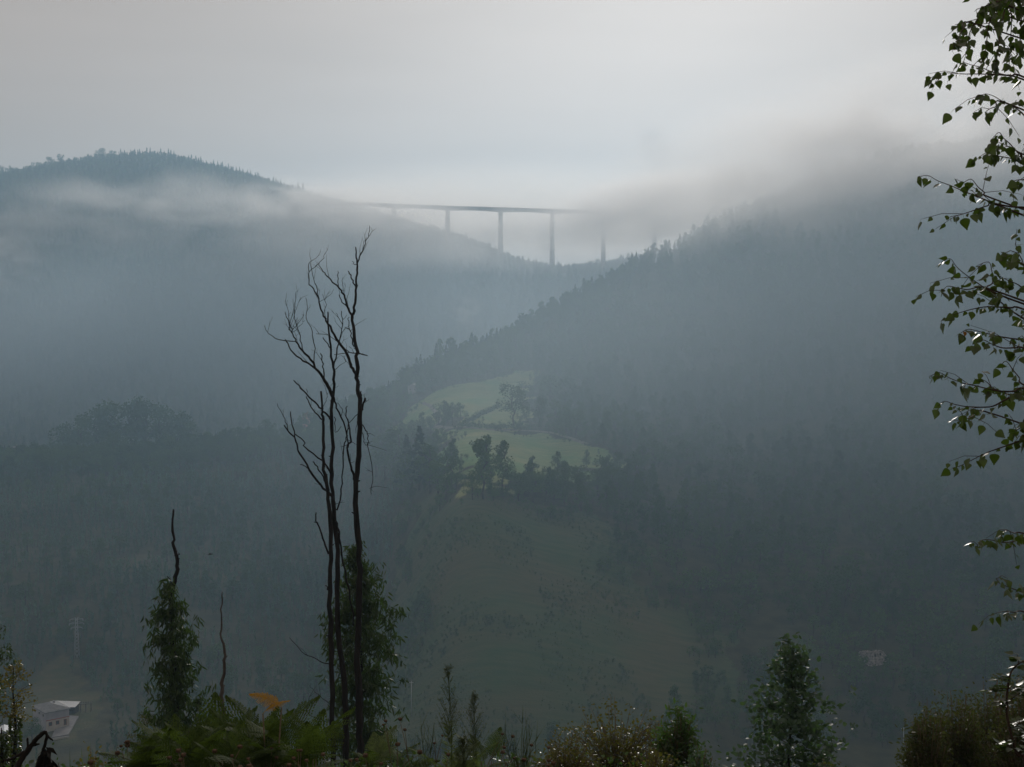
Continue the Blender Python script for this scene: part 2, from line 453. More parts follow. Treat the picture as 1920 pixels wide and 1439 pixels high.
# ------------------------------------------------------------------ woodland: tree kinds
def crown_mesh(name, kind, seed, h=10.0):
    """many leaf-clump faces through the crown's volume; unit = metres, base at z=0"""
    g = random.Random(seed)
    mb = MB()
    def clump(c, s, droop=0.0):
        n = Vector((g.gauss(0, 1), g.gauss(0, 1), g.gauss(0, .8))).normalized()
        a = n.orthogonal().normalized(); b = n.cross(a)
        k = g.choice((4, 5, 5, 6))
        ring = []
        for i in range(k):
            th = 2*math.pi*i/k + g.uniform(-.35, .35); r = s * g.uniform(.55, 1.15)
            ring.append(c + a*math.cos(th)*r + b*math.sin(th)*r + Vector((0, 0, -droop*abs(math.cos(th))*s)) + n*g.uniform(-.2, .2)*s)
        mb.face_block(ring, [tuple(range(k))])
    if kind == 'pine':                      # pointed, tiers
        for i in range(240):
            t = g.random() ** 0.8
            r = (1 - t) * h * .21 * g.uniform(.25, 1.05) * (1 + .25*math.sin(t*38)) + .1
            th = g.uniform(0, 2*math.pi)
            clump(Vector((r*math.cos(th), r*math.sin(th), h*(.12 + .88*t))), h*.05*g.uniform(.6, 1.2)*(1.1 - .65*t), .5)
    elif kind == 'slim':                    # plantation eucalyptus: narrow, wispy
        lobes = [(g.uniform(-.06, .06)*h, g.uniform(-.06, .06)*h, h*t, h*(.10 + .05*g.random())*(1.15 - .75*t)) for t in (.3, .42, .54, .66, .78, .88, .95)]
        for i in range(230):
            lx, ly, lz, lr = g.choice(lobes)
            v = Vector((g.gauss(0, 1), g.gauss(0, 1), g.gauss(0, 1.3))).normalized() * lr * g.random() ** .45
            clump(Vector((lx, ly, lz)) + v, h*.034*g.uniform(.5, 1.3), .6)
    elif kind == 'tall':                    # old eucalyptus: bare lower trunk, crown in separate masses
        lobes = []
        for i in range(9):
            t = .42 + .55*i/8
            th = g.uniform(0, 6.28); rr = h*.15*(1.1 - abs(t - .62)*1.6)*g.random()
            lobes.append((rr*math.cos(th), rr*math.sin(th), h*t, h*g.uniform(.085, .13)*(1.25 - .6*t)))
        for i in range(420):
            lx, ly, lz, lr = g.choice(lobes)
            v = Vector((g.gauss(0, 1), g.gauss(0, 1), g.gauss(0, 1))).normalized() * lr * g.random() ** .4
            clump(Vector((lx, ly, lz)) + v, h*.024*g.uniform(.5, 1.35), .6)
    elif kind == 'gum':                     # big eucalyptus, dense masses above a bare trunk
        lobes = []
        for i in range(13):
            t = .34 + .60*i/12
            th = g.uniform(0, 6.28); rr = h*.17*math.sin(math.pi*min(1, max(.05, (t - .22)/.8)))*g.uniform(.3, 1)
            lobes.append((rr*math.cos(th), rr*math.sin(th), h*t, h*g.uniform(.09, .13)*(1.35 - .75*t)))
        for i in range(1300):
            lx, ly, lz, lr = g.choice(lobes)
            v = Vector((g.gauss(0, 1), g.gauss(0, 1), g.gauss(0, 1))).normalized() * lr * g.random() ** .4
            clump(Vector((lx, ly, lz)) + v, h*.017*g.uniform(.5, 1.35), .6)
    elif kind == 'oak':                     # big round crown
        lobes = []
        for i in range(16):
            th = g.uniform(0, 6.28); t = g.uniform(.40, .86)
            rr = h*.32*math.sqrt(max(0, 1 - ((t-.60)/.38)**2))*g.uniform(.3, 1)
            lobes.append((rr*math.cos(th), rr*math.sin(th), h*t, h*g.uniform(.11, .17)))
        for i in range(1500):
            lx, ly, lz, lr = g.choice(lobes)
            v = Vector((g.gauss(0, 1), g.gauss(0, 1), g.gauss(0, .9))).normalized() * lr * g.random() ** .35
            clump(Vector((lx, ly, lz)) + v, h*.019*g.uniform(.5, 1.35), .3)
    else:                                   # round broadleaf
        lobes = []
        for i in range(11):
            th = g.uniform(0, 6.28); t = g.uniform(.32, .86)
            rr = h*.30*math.sqrt(max(0, 1 - ((t-.55)/.42)**2))*g.uniform(.35, 1)
            lobes.append((rr*math.cos(th), rr*math.sin(th), h*t, h*g.uniform(.10, .17)))
        for i in range(430):
            lx, ly, lz, lr = g.choice(lobes)
            v = Vector((g.gauss(0, 1), g.gauss(0, 1), g.gauss(0, .9))).normalized() * lr * g.random() ** .35
            clump(Vector((lx, ly, lz)) + v, h*.030*g.uniform(.5, 1.35), .3)
    mat = {'pine': M['far_pine'], 'slim': M['far_euc'], 'tall': M['far_broad'], 'round': M['far_broad'], 'gum': M['far_broad'], 'oak': M['far_broad']}[kind]
    return mb.mesh(name, mat)

def trunk_mesh(name, kind, seed, h=10.0):
    g = random.Random(seed + 99)
    mb = MB()
    top = {'pine': .95, 'slim': .9, 'tall': .9, 'round': .7, 'gum': .9, 'oak': .75}[kind] * h
    r0 = {'pine': .014, 'slim': .009, 'tall': .016, 'round': .024, 'gum': .015, 'oak': .024}[kind] * h
    path = [Vector((g.uniform(-.012, .012)*h*i, g.uniform(-.012, .012)*h*i, -.06*h + (top + .06*h)*i/6)) for i in range(7)]
    mb.tube(path, [r0*(1.15 - i/7) for i in range(7)], 5)
    for i in range({'pine': 0, 'slim': 3, 'tall': 7, 'round': 7, 'gum': 9, 'oak': 9}[kind]):
        t = g.uniform(.35, .8) if kind != 'round' else g.uniform(.3, .7)
        k = min(5, int(t*6)); p = path[k].lerp(path[k+1], t*6-k)
        th = g.uniform(0, 6.28); ln = h*g.uniform(.12, .26)
        d = Vector((math.cos(th), math.sin(th), g.uniform(.6, 1.2))).normalized()*ln
        mb.tube([p, p + d*.5 + Vector((0, 0, .02*h)), p + d], [r0*.45, r0*.3, r0*.1], 4)
    return mb.mesh(name, M['bark_far'])

KINDS = {}
for kind, nv in (('pine', 2), ('slim', 3), ('tall', 3), ('round', 3), ('gum', 2), ('oak', 2)):
    KINDS[kind] = [(crown_mesh('crown', kind, 10*i + 5), trunk_mesh('trunk', kind, 10*i + 5)) for i in range(nv)]

def proto_mesh(kind, i):
    """crown and trunk in one mesh, for the uncountable woods"""
    cm, tm = KINDS[kind][i]
    v, f, mi = [], [], []
    for k, me in enumerate((cm, tm)):
        b = len(v)
        v += [tuple(x.co) for x in me.vertices]
        f += [tuple(b + j for j in p.vertices) for p in me.polygons]
        mi += [k] * len(me.polygons)
    me = bpy.data.meshes.new('wood_' + kind)
    me.from_pydata(v, [], f); me.materials.append(cm.materials[0]); me.materials.append(tm.materials[0])
    me.polygons.foreach_set('material_index', mi); me.update()
    return me
WOODCOL = {}
for kind in KINDS:
    c = bpy.data.collections.new('wood_' + kind)
    for i in range(len(KINDS[kind])):
        c.objects.link(bpy.data.objects.new('wood_' + kind, proto_mesh(kind, i)))
    WOODCOL[kind] = c

def wood(name, P3, S, kind, label, cat='forest'):
    """a wood that reads as one mass: instances of one tree kind on points"""
    me = bpy.data.meshes.new(name)
    me.vertices.add(len(P3)); me.vertices.foreach_set('co', np.asarray(P3, np.float32).ravel())
    rng = np.random.default_rng(len(P3))
    a = me.attributes.new('tree_scale', 'FLOAT_VECTOR', 'POINT')
    sv = np.stack([S * rng.uniform(.8, 1.2, len(S)), S * rng.uniform(.8, 1.2, len(S)), S], -1)
    a.data.foreach_set('vector', sv.astype(np.float32).ravel())
    a = me.attributes.new('tree_turn', 'FLOAT_VECTOR', 'POINT')
    tv = np.stack([rng.normal(0, .03, len(S)), rng.normal(0, .03, len(S)), rng.uniform(0, 6.28, len(S))], -1)
    a.data.foreach_set('vector', tv.astype(np.float32).ravel())
    o = link(name, me)
    ng = bpy.data.node_groups.new(name, 'GeometryNodeTree')
    ng.interface.new_socket('Geometry', in_out='INPUT', socket_type='NodeSocketGeometry')
    ng.interface.new_socket('Geometry', in_out='OUTPUT', socket_type='NodeSocketGeometry')
    n, l = ng.nodes, ng.links
    gi = n.new('NodeGroupInput'); go = n.new('NodeGroupOutput')
    ip = n.new('GeometryNodeInstanceOnPoints'); ci = n.new('GeometryNodeCollectionInfo')
    ci.inputs['Collection'].default_value = WOODCOL[kind]
    ci.inputs['Separate Children'].default_value = True; ci.inputs['Reset Children'].default_value = True
    ip.inputs['Pick Instance'].default_value = True
    s1 = n.new('GeometryNodeInputNamedAttribute'); s1.data_type = 'FLOAT_VECTOR'; s1.inputs['Name'].default_value = 'tree_scale'
    s2 = n.new('GeometryNodeInputNamedAttribute'); s2.data_type = 'FLOAT_VECTOR'; s2.inputs['Name'].default_value = 'tree_turn'
    e2r = n.new('FunctionNodeEulerToRotation')
    l.new(gi.outputs[0], ip.inputs['Points']); l.new(ci.outputs[0], ip.inputs['Instance'])
    l.new(s1.outputs['Attribute'], ip.inputs['Scale'])
    l.new(s2.outputs['Attribute'], e2r.inputs[0]); l.new(e2r.outputs[0], ip.inputs['Rotation'])
    l.new(ip.outputs[0], go.inputs[0])
    md = o.modifiers.new('wood', 'NODES'); md.node_group = ng
    tag(o, label, cat, kind='stuff')
    return o

KEEP_OUT = []      # (X, Y, radius) kept clear of trees: houses, yards, lone trees
def scatter(x0, x1, y0, y1, spacing, test, seed):
    rng = np.random.default_rng(seed)
    xs = np.arange(x0, x1, spacing); ys = np.arange(y0, y1, spacing)
    X, Y = np.meshgrid(xs, ys); X = X.ravel(); Y = Y.ravel()
    X = X + rng.uniform(-.48, .48, len(X))*spacing; Y = Y + rng.uniform(-.48, .48, len(Y))*spacing
    k = np.abs(X) < 0.40*Y + 30          # what the valley view takes in, with a margin
    X, Y = X[k], Y[k]
    Z = ground(X, Y)
    px, py = proj(X, Y, Z)
    k = test(X, Y, px, py)
    k &= cover(X, Y) == 0
    for kx, ky, kr in KEEP_OUT: k &= (X-kx)**2 + (Y-ky)**2 > kr*kr
    return np.stack([X[k], Y[k], Z[k]], -1), rng
# ------------------------------------------------------------------ viaduct
M['concrete'] = surf_mat('concrete', (0.22, 0.22, 0.215), (0.34, 0.33, 0.32), 0.15, 0.9, 0.2, 0.1)
M['asphalt'] = surf_mat('asphalt', (0.045, 0.045, 0.048), (0.065, 0.065, 0.065), 0.5, 0.9, 0.2)
def viaduct():
    nodes = [(545,381,1870),(630,383,1815),(738,387,1775),(839,391,1745),(938,394,1720),(1035,397,1700),(1131,400,1690),(1227,402,1686),(1330,404,1690),(1430,406,1700)]
    pts = [P(*q) for q in nodes]
    path = smooth_path(pts, 8)
    root = empty('viaduct', (pts[4].x, pts[4].y, gz(pts[4].x, pts[4].y)))
    off = -root.location
    tag(root, 'long concrete motorway viaduct on tall slender piers fading into fog', 'viaduct')
    def frame(i):
        t = (path[min(i+1, len(path)-1)] - path[max(i-1, 0)]); t.z = 0; t.normalize()
        return Vector((t.y, -t.x, 0))
    def sweep(name, prof, mat):
        mb = MB(); vs = []; n = None
        for i, p in enumerate(path):
            s = frame(i); pr = prof(i); n = len(pr)
            vs += [p + off + s*a + Vector((0, 0, b)) for a, b in pr]
        fs = [(i*n+k, i*n+(k+1) % n, (i+1)*n+(k+1) % n, (i+1)*n+k) for i in range(len(path)-1) for k in range(n)]
        fs += [tuple(range(n))[::-1], tuple((len(path)-1)*n + k for k in range(n))]
        mb.face_block(vs, fs)
        return mb.build(name, mat, root)
    sweep('deck_slab', lambda i: [(-6.2, 1.9), (6.2, 1.9), (6.2, 1.55), (3.2, 1.2), (-3.2, 1.2), (-6.2, 1.55)], M['concrete'])
    def girder(i):
        ph = abs((i % 8) / 8 - .5) * 2          # 1 at a pier, 0 at midspan
        d = -1.6 - 1.5 * ph ** 2
        return [(-3.1, 1.19), (3.1, 1.19), (2.6, d), (-2.6, d)]
    sweep('box_girder', girder, M['concrete'])
    sweep('carriageway', lambda i: [(-5.4, 1.95), (5.4, 1.95), (5.4, 1.905), (-5.4, 1.905)], M['asphalt'])
    for sgn in (-1, 1):
        sweep('parapet', lambda i: [(sgn*5.75 - .2, 2.95), (sgn*5.75 + .2, 2.95), (sgn*5.75 + .25, 1.902), (sgn*5.75 - .25, 1.902)], M['concrete'])
    for k in range(1, 9):
        p = pts[k]; s = frame(k*8); t = Vector((-s.y, s.x, 0))
        g = gz(p.x, p.y) - 4
        mb = MB()
        def ring(z, a, b):
            return [p + off + t*(a*u) + s*(b*v) + Vector((0, 0, z - p.z)) for u, v in ((-1,-.7),(-.7,-1),(.7,-1),(1,-.7),(1,.7),(.7,1),(-.7,1),(-1,.7))]
        zt = p.z - 3.9
        h = zt - g
        rings = [ring(g + h*f, 2.9 - .75*f, 3.1 - .7*f) for f in (0, .25, .5, .75, 1)]
        vs = [v for r in rings for v in r]
        mb.face_block(vs, [(i*8+j, i*8+(j+1) % 8, (i+1)*8+(j+1) % 8, (i+1)*8+j) for i in range(4) for j in range(8)] + [tuple(range(8))[::-1], tuple(range(32, 40))])
        pier = mb.build('pier', M['concrete'], root)
        mc = MB(); a = ring(zt + .002, 2.3, 3.0); b = ring(zt + .75, 2.5, 3.0)
        mc.face_block(a + b, [(j, (j+1) % 8, 8+(j+1) % 8, 8+j) for j in range(8)] + [tuple(range(8))[::-1], tuple(range(8, 16))])
        mc.build('pier_cap', M['concrete'], pier)
viaduct()

# ------------------------------------------------------------------ buildings
M['white_wall'] = surf_mat('white_render', (0.27, 0.27, 0.31), (0.36, 0.36, 0.40), 0.4, 0.9, 0.2)
M['pale_wall'] = surf_mat('pale_render', (0.36, 0.33, 0.29), (0.46, 0.43, 0.38), 0.5, 0.9, 0.2)
M['pink_wall'] = surf_mat('pink_render', (0.42, 0.22, 0.18), (0.52, 0.28, 0.23), 0.5, 0.9, 0.2)
M['slate'] = surf_mat('slate', (0.10, 0.105, 0.115), (0.17, 0.175, 0.185), 0.8, 0.6, 0.4)
M['tile'] = surf_mat('roof_tile', (0.20, 0.09, 0.06), (0.30, 0.14, 0.09), 0.8, 0.8, 0.2)
M['tin'] = surf_mat('tin_roof', (0.55, 0.58, 0.60), (0.72, 0.74, 0.76), 0.5, 0.35, 0.5, metallic=0.6)
M['glass'] = surf_mat('window_glass', (0.03, 0.035, 0.04), (0.05, 0.055, 0.06), 1, 0.1, 0.6)
M['redtrim'] = surf_mat('red_trim', (0.24, 0.07, 0.05), (0.32, 0.10, 0.07), 2, 0.7, 0.3)
M['wood_dark'] = surf_mat('old_wood', (0.05, 0.04, 0.035), (0.10, 0.085, 0.07), 3, 0.9, 0.2)
M['stone'] = surf_mat('rubble_stone', (0.12, 0.115, 0.11), (0.36, 0.34, 0.32), 1.6, 0.95, 0.15, 0.6)
M['steel'] = surf_mat('galvanised_steel', (0.26, 0.28, 0.31), (0.36, 0.38, 0.41), 1, 0.5, 0.4, metallic=0.3)
M['paving'] = surf_mat('yard_concrete', (0.16, 0.16, 0.17), (0.24, 0.24, 0.25), 0.4, 0.9, 0.2)

def window(parent, x, z, w, h, face, out_at, frame_mat, door=False):
    """window (frame, pane) on the wall x/y; face 'y-' etc., in house space"""
    def bx(a0, a1, z0, z1, o0, o1):
        if face == 'y-': return (a0, out_at - o1, z0), (a1, out_at - o0, z1)
        return (out_at + o0, a0, z0), (out_at + o1, a1, z1)     # 'x+'
    mb = MB(); t = .10
    mb.box(*bx(x - w/2, x - w/2 + t, z, z + h, .002, .07)); mb.box(*bx(x + w/2 - t, x + w/2, z, z + h, .002, .07))
    mb.box(*bx(x - w/2 + t, x + w/2 - t, z, z + t, .003, .068)); mb.box(*bx(x - w/2 + t, x + w/2 - t, z + h - t, z + h, .003, .068))
    f = mb.build('door' if door else 'window', frame_mat, parent)
    mp = MB(); mp.box(*bx(x - w/2 + t, x + w/2 - t, z + t, z + h - t, .004, .03))
    mp.build('door_panel' if door else 'pane', M['wood_dark'] if door else M['glass'], f)

def house(name, loc, yaw, w, d, h, wall, roof, label, cat='house', rise=1.6, win=(2, 2), storeys=2, chimney=True, trim=None, group=None):
    """w along x, d along y; gable roof, ridge along y"""
    r = empty(name, loc, yaw); tag(r, label, cat, group)
    tr = trim or M['white_wall']
    mb = MB(); x, y = w/2, d/2
    vs = [(-x,-y,-1.5),(x,-y,-1.5),(x,y,-1.5),(-x,y,-1.5),(-x,-y,h),(x,-y,h),(x,y,h),(-x,y,h),(0,-y,h+rise),(0,y,h+rise)]
    mb.face_block(vs, ((0,1,5,8,4),(1,2,6,5),(2,3,7,9,6),(3,0,4,7)))
    mb.build('wall', wall, r)
    mr = MB(); o = .45; k = rise/x
    for s in (-1, 1):
        a = [(0, -y-o, h+rise+.06), (s*(x+o), -y-o, h - k*o + .06), (s*(x+o), y+o, h - k*o + .06), (0, y+o, h+rise+.06)]
        b = [(q[0], q[1], q[2] + .16) for q in a]
        mr.face_block(a + b, ((0,1,2,3) if s < 0 else (3,2,1,0), (4,7,6,5) if s < 0 else (5,6,7,4), (0,4,5,1),(1,5,6,2),(2,6,7,3)))
    ro = mr.build('roof', roof, r)
    if chimney:
        mc = MB(); mc.box((x*.25, y*.3, h+rise*.4), (x*.25+.7, y*.3+.7, h+rise+1.0)); mc.box((x*.25-.08, y*.3-.08, h+rise+1.001), (x*.25+.78, y*.3+.78, h+rise+1.12))
        mc.build('chimney', wall, ro)
    sh = h/storeys
    for s in range(storeys):
        for i in range(win[0]): window(r, -x + w*(i+.5)/win[0], s*sh + sh*.36, 1.0, 1.1, 'y-', -y, tr)
        for i in range(win[1]):
            dr = (s == 0 and i == win[1]//2)
            window(r, -y + d*(i+.5)/win[1], .02 if dr else s*sh + sh*.36, 1.05, 2.1 if dr else 1.1, 'x+', x, tr, door=dr)
    return r

def settle(loc, r=4):
    x, y = loc.x, loc.y
    q = ground([x-r, x+r, x-r, x+r, x], [y-r, y-r, y+r, y+r, y])
    KEEP_OUT.append((x, y, r + 7))
    return Vector((x, y, float(q.mean())))

# white farmhouse in the valley, lower left
FARM = hit(90, 1374, 430, 700)
FARM = P(86, 1367, FARM.y)
def farmhouse():
    # long side runs away to the left; the near corner points at the viewer
    yaw = math.atan2(5.8, 6.7)
    c = FARM
    r = empty('farmhouse', (c.x, c.y, c.z), yaw)
    tag(r, 'white two-storey farmhouse with grey slate roof and red-trimmed ground floor in the valley', 'house')
    L, W, H = 8.2, 11.0, 5.4                  # x: right wall, y: long wall going back left
    mb = MB(); mb.box((0, 0, -4), (L, W, H)); mb.build('wall', M['white_wall'], r)
    mb = MB(); mb.box((-.004, -.06, 2.55), (L + .06, -.002, 2.85)); mb.build('string_course', M['redtrim'], r)
    mb = MB(); mb.box((.02, -.05, -4), (L - .02, -.003, 2.54)); mb.build('ground_floor_facing', M['pale_wall'], r)
    o = .5; mr = MB(); ap = [(-o, -o, H), (L+o, -o, H), (L+o, W+o, H), (-o, W+o, H), (L*.5, L*.5, H+1.5), (L*.5, W-L*.5, H+1.5)]
    mr.face_block(ap + [(p[0], p[1], p[2]+.18) for p in ap], ((0,3,2,1), (6,7,10), (7,8,11,10), (8,9,11), (9,6,10,11), (0,1,7,6), (1,2,8,7), (2,3,9,8), (3,0,6,9)))
    ro = mr.build('roof', M['slate'], r)
    mc = MB(); mc.box((5.2, 6, H+.5), (5.8, 6.6, H+1.9)); mc.build('chimney', M['white_wall'], ro)
    for x in (1.5, 4.0): window(r, x, .7, 1.3, 1.4, 'y-', -.05, M['redtrim'])
    window(r, 6.7, .0, 1.1, 2.1, 'y-', -.05, M['redtrim'], door=True)
    # long wall: small dark windows, on the x- side
    for k, y in enumerate((2.2, 5.6, 9.0)):
        mb = MB()
        for a0, a1, z0, z1 in ((y-.6, y-.5, 3.6, 4.7), (y+.5, y+.6, 3.6, 4.7), (y-.5, y+.5, 3.6, 3.7), (y-.5, y+.5, 4.6, 4.7)): mb.box((-.07, a0, z0), (-.002, a1, z1))
        f = mb.build('window', M['pale_wall'], r)
        mp = MB(); mp.box((-.03, y-.5, 3.7), (-.004, y+.5, 4.6)); mp.build('pane', M['glass'], f)
farmhouse()
KEEP_OUT.append((FARM.x + 4, FARM.y + 8, 16)); KEEP_OUT.append((FARM.x + 12, FARM.y - 4, 13)); KEEP_OUT.append((FARM.x - 14, FARM.y + 4, 9)); KEEP_OUT.append((FARM.x + 4, FARM.y - 14, 13)); KEEP_OUT.append((FARM.x - 6, FARM.y - 24, 10)); KEEP_OUT.append((FARM.x + 16, FARM.y - 20, 9))
def tin_shed():
    c = hit(99, 1339, 430, 700)
    r = empty('shed', c, R(-6)); tag(r, 'open wooden shed with bright tin roof behind the white farmhouse', 'shed')
    for x in (0, 2.65, 5.3, 8):
        mb = MB(); mb.box((x-.1, -.1, -5), (x+.1, .1, 2.7)); mb.build('post', M['wood_dark'], r)
    mb = MB(); mb.box((.15, 3.5, -5), (7.85, 3.7, 3.0)); mb.box((7.86, 0.2, -5), (8.0, 3.7, 2.5)); mb.build('wall', M['wood_dark'], r)
    for i in range(8):
        mb = MB(); a = -.4 + i*1.1
        vs = [(a, -.6, 2.75 + .02*(i % 2)), (a+1.12, -.6, 2.75 + .02*(i % 2)), (a+1.12, 4.2, 3.45 + .02*(i % 2)), (a, 4.2, 3.45 + .02*(i % 2))]
        mb.face_block(vs + [(p[0], p[1], p[2]+.05) for p in vs], ((0,3,2,1),(4,5,6,7),(0,1,5,4),(1,2,6,5),(2,3,7,6),(3,0,4,7)))
        mb.build('roof_sheet', M['tin'], r)
tin_shed()
def hay_frame():
    c = hit(160, 1337, 430, 700)
    r = empty('hay_frame', c, R(12)); tag(r, 'weathered timber frame standing beside the tin-roofed shed', 'timber frame')
    for x in (-1.8, 0, 1.8):
        for y in (0, 2.4):
            mb = MB(); mb.box((x-.09, y-.09, -4), (x+.09, y+.09, 3.0)); mb.build('post', M['wood_dark'], r)
    for y in (0, 2.4):
        mb = MB(); mb.box((-2.3, y-.1, 3.0), (2.3, y+.1, 3.2)); mb.build('beam', M['wood_dark'], r)
    for i in range(6):
        mb = MB(); x = -2 + i*.8; mb.box((x-.06, -.5, 3.202), (x+.06, 2.9, 3.32)); mb.build('rafter', M['wood_dark'], r)
hay_frame()
def draped_strip(name, pts, width, mat, lift=.12, sub=5):
    path = smooth_path(pts, sub); vs = []
    for i, p in enumerate(path):
        t = path[min(i+1, len(path)-1)] - path[max(i-1, 0)]; s = Vector((t.y, -t.x, 0)).normalized()
        for k in (-.5, -.17, .17, .5):
            q = p + s*width*k; vs.append((q.x, q.y, gz(q.x, q.y) + lift))
    mb = MB(); mb.face_block(vs, [(i*4+k, i*4+k+1, i*4+k+5, i*4+k+4) for i in range(len(path)-1) for k in range(3)], smooth=True)
    o = mb.build(name, mat); tag(o, kind='structure'); return o
def yard():
    c = FARM
    vs = [hit(q[0], q[1], 430, 700) + Vector((0, 0, .5)) for q in ((96,1386),(128,1380),(147,1346),(121,1344),(108,1359))]
    mb = MB(); mb.face_block([v + Vector((0,0,.05)) for v in vs] + [v - Vector((0,0,5)) for v in vs], [(4,3,2,1,0)] + [(i, (i+1) % 5, 5+(i+1) % 5, 5+i) for i in range(5)])
    o = mb.build('yard', M['paving']); tag(o, kind='structure')
    a, b = hit(95, 1389, 430, 700), hit(129, 1383, 430, 700)
    d = (b - a); n = Vector((d.y, -d.x, 0)).normalized()
    r = empty('yard_wall', a); tag(r, 'low pale retaining wall below the farmhouse yard', 'wall')
    mb = MB(); mb.box((0, -.2, -5), (d.length, .2, .5), M=Matrix.Rotation(math.atan2(d.y, d.x), 4, 'Z')); mb.build('wall', M['pale_wall'], r)
    mb = MB(); mb.box((-.1, -.28, .502), (d.length+.1, .28, .66), M=Matrix.Rotation(math.atan2(d.y, d.x), 4, 'Z')); mb.build('coping', M['concrete'], r)
yard()
nb = hit(8, 1392, 430, 700)
house('barn', nb, R(20), 6.5, 7, 3.4, M['white_wall'], M['tin'], 'small white barn with pale tin roof half hidden behind the ivy-clad tree', 'barn', 1.2, (2, 1), 1, False)
KEEP_OUT.append((nb.x, nb.y, 9))

def far_house(px, py, D, **k):
    q = settle(P(px, py, D), 4)
    q.z = max(q.z, P(px, py, D).z - 1.5)
    return house(loc=q, **k)
far_house(574, 803, 1035, name='house', yaw=R(10), w=5.5, d=6, h=9.5, wall=M['pink_wall'], roof=M['tile'], label='tall narrow pink house beside the small field on the spur', storeys=3, win=(2, 2), rise=1.3)
far_house(690, 757, 1022, name='barn', yaw=R(25), w=11, d=8, h=4.0, wall=M['pale_wall'], roof=M['tin'], label='low barn with pale shining roof on the spur above the pink house', cat='barn', storeys=1, win=(3, 1), rise=1.5, chimney=False)
far_house(776, 752, 985, name='cottage', yaw=R(-15), w=7, d=7, h=4.4, wall=M['white_wall'], roof=M['slate'], label='small white cottage under the trees at the top of the meadow track', cat='cottage', storeys=1, win=(2, 1), rise=1.4)
far_house(26, 852, 1048, name='house', yaw=R(12), w=9, d=8, h=5.5, wall=M['pale_wall'], roof=M['slate'], label='wide pale house with slate roof in the hamlet behind the wooded spur', storeys=2, win=(3, 2))
far_house(52, 854, 1058, name='house', yaw=R(-20), w=6.5, d=6, h=5.2, wall=M['white_wall'], roof=M['slate'], label='smaller white house at the edge of the hamlet behind the wooded spur', storeys=2, win=(2, 2))
far_house(97, 846, 1052, name='shed', yaw=R(5), w=4.5, d=4, h=3.2, wall=M['white_wall'], roof=M['tin'], label='little white shed apart from the hamlet houses behind the spur', cat='shed', storeys=1, win=(1, 1), chimney=False)

def stone_ruin():
    c = hit(1640, 1243, 430, 900)
    KEEP_OUT.append((c.x, c.y, 6)); KEEP_OUT.append((c.x - .5, c.y - 8, 6.5))
    r = empty('stone_ruin', (c.x, c.y, c.z), R(24)); tag(r, 'roofless grey stone ruin standing alone in the scrub', 'ruin')
    g = random.Random(5)
    def wall(a, b, prof, th):
        a, b = Vector(a), Vector(b); n = 14; d = (b - a); s = Vector((-d.y, d.x, 0)).normalized()*th/2
        lo, hi = [], []
        for i in range(n+1):
            t = i/n; hgt = np.interp(t, [q[0] for q in prof], [q[1] for q in prof]) + g.uniform(-.18, .18)
            p = a + d*t; lo.append(p + Vector((0,0,-2.5))); hi.append(p + Vector((0,0,hgt)))
        vs = [q for k in range(n+1) for q in (lo[k]+s, hi[k]+s, hi[k]-s, lo[k]-s)]
        mb = MB(); mb.face_block(vs, [(4*k+j, 4*k+(j+1) % 4, 4*k+4+(j+1) % 4, 4*k+4+j) for k in range(n) for j in range(3)] + [(0,1,2,3)[::-1], (4*n, 4*n+1, 4*n+2, 4*n+3)])
        return mb.build('wall', M['stone'], r)
    f = wall((-4.2, -2.5, 0), (4.0, -2.5, 0), [(0, 4.7), (.3, 5.2), (.45, 5.3), (.7, 4.6), (.88, 3.0), (1, 1.4)], .6)
    wall((-4.2, -2.19, 0), (-4.2, 4, 0), [(0, 4.7), (.5, 4.5), (1, 3.4)], .6)
    wall((-3.88, 4, 0), (3.6, 4, 0), [(0, 3.4), (.4, 3.6), (.7, 3.0), (1, 2.2)], .6)
    wall((4.0, -2.18, 0), (4.0, 3.6, 0), [(0, 1.4), (.4, 2.2), (1, 3)], .6)
    for x, z in ((-2.2, 3.0), (.2, 3.2)):
        mb = MB(); mb.box((x-.35, -2.84, z), (x+.35, -2.802, z+.9)); mb.build('dark_opening_panel', M['glass'], r)  # dark panel on the solid wall: the shade of an opening as colour
    mb = MB()
    for i in range(160):
        p = Vector((g.uniform(2.0, 4.6), g.uniform(-3.2, -2.4), g.uniform(-.5, 3.0))); s = g.uniform(.15, .35)
        nrm = Vector((g.gauss(0,1), g.gauss(0,1), g.gauss(0,1))).normalized(); a = nrm.orthogonal()*s; b = nrm.cross(a)
        mb.face_block([p+a, p+b, p-a, p-b], [(0,1,2,3)])
    mb.build('ivy', M['far_broad'], r)
stone_ruin()

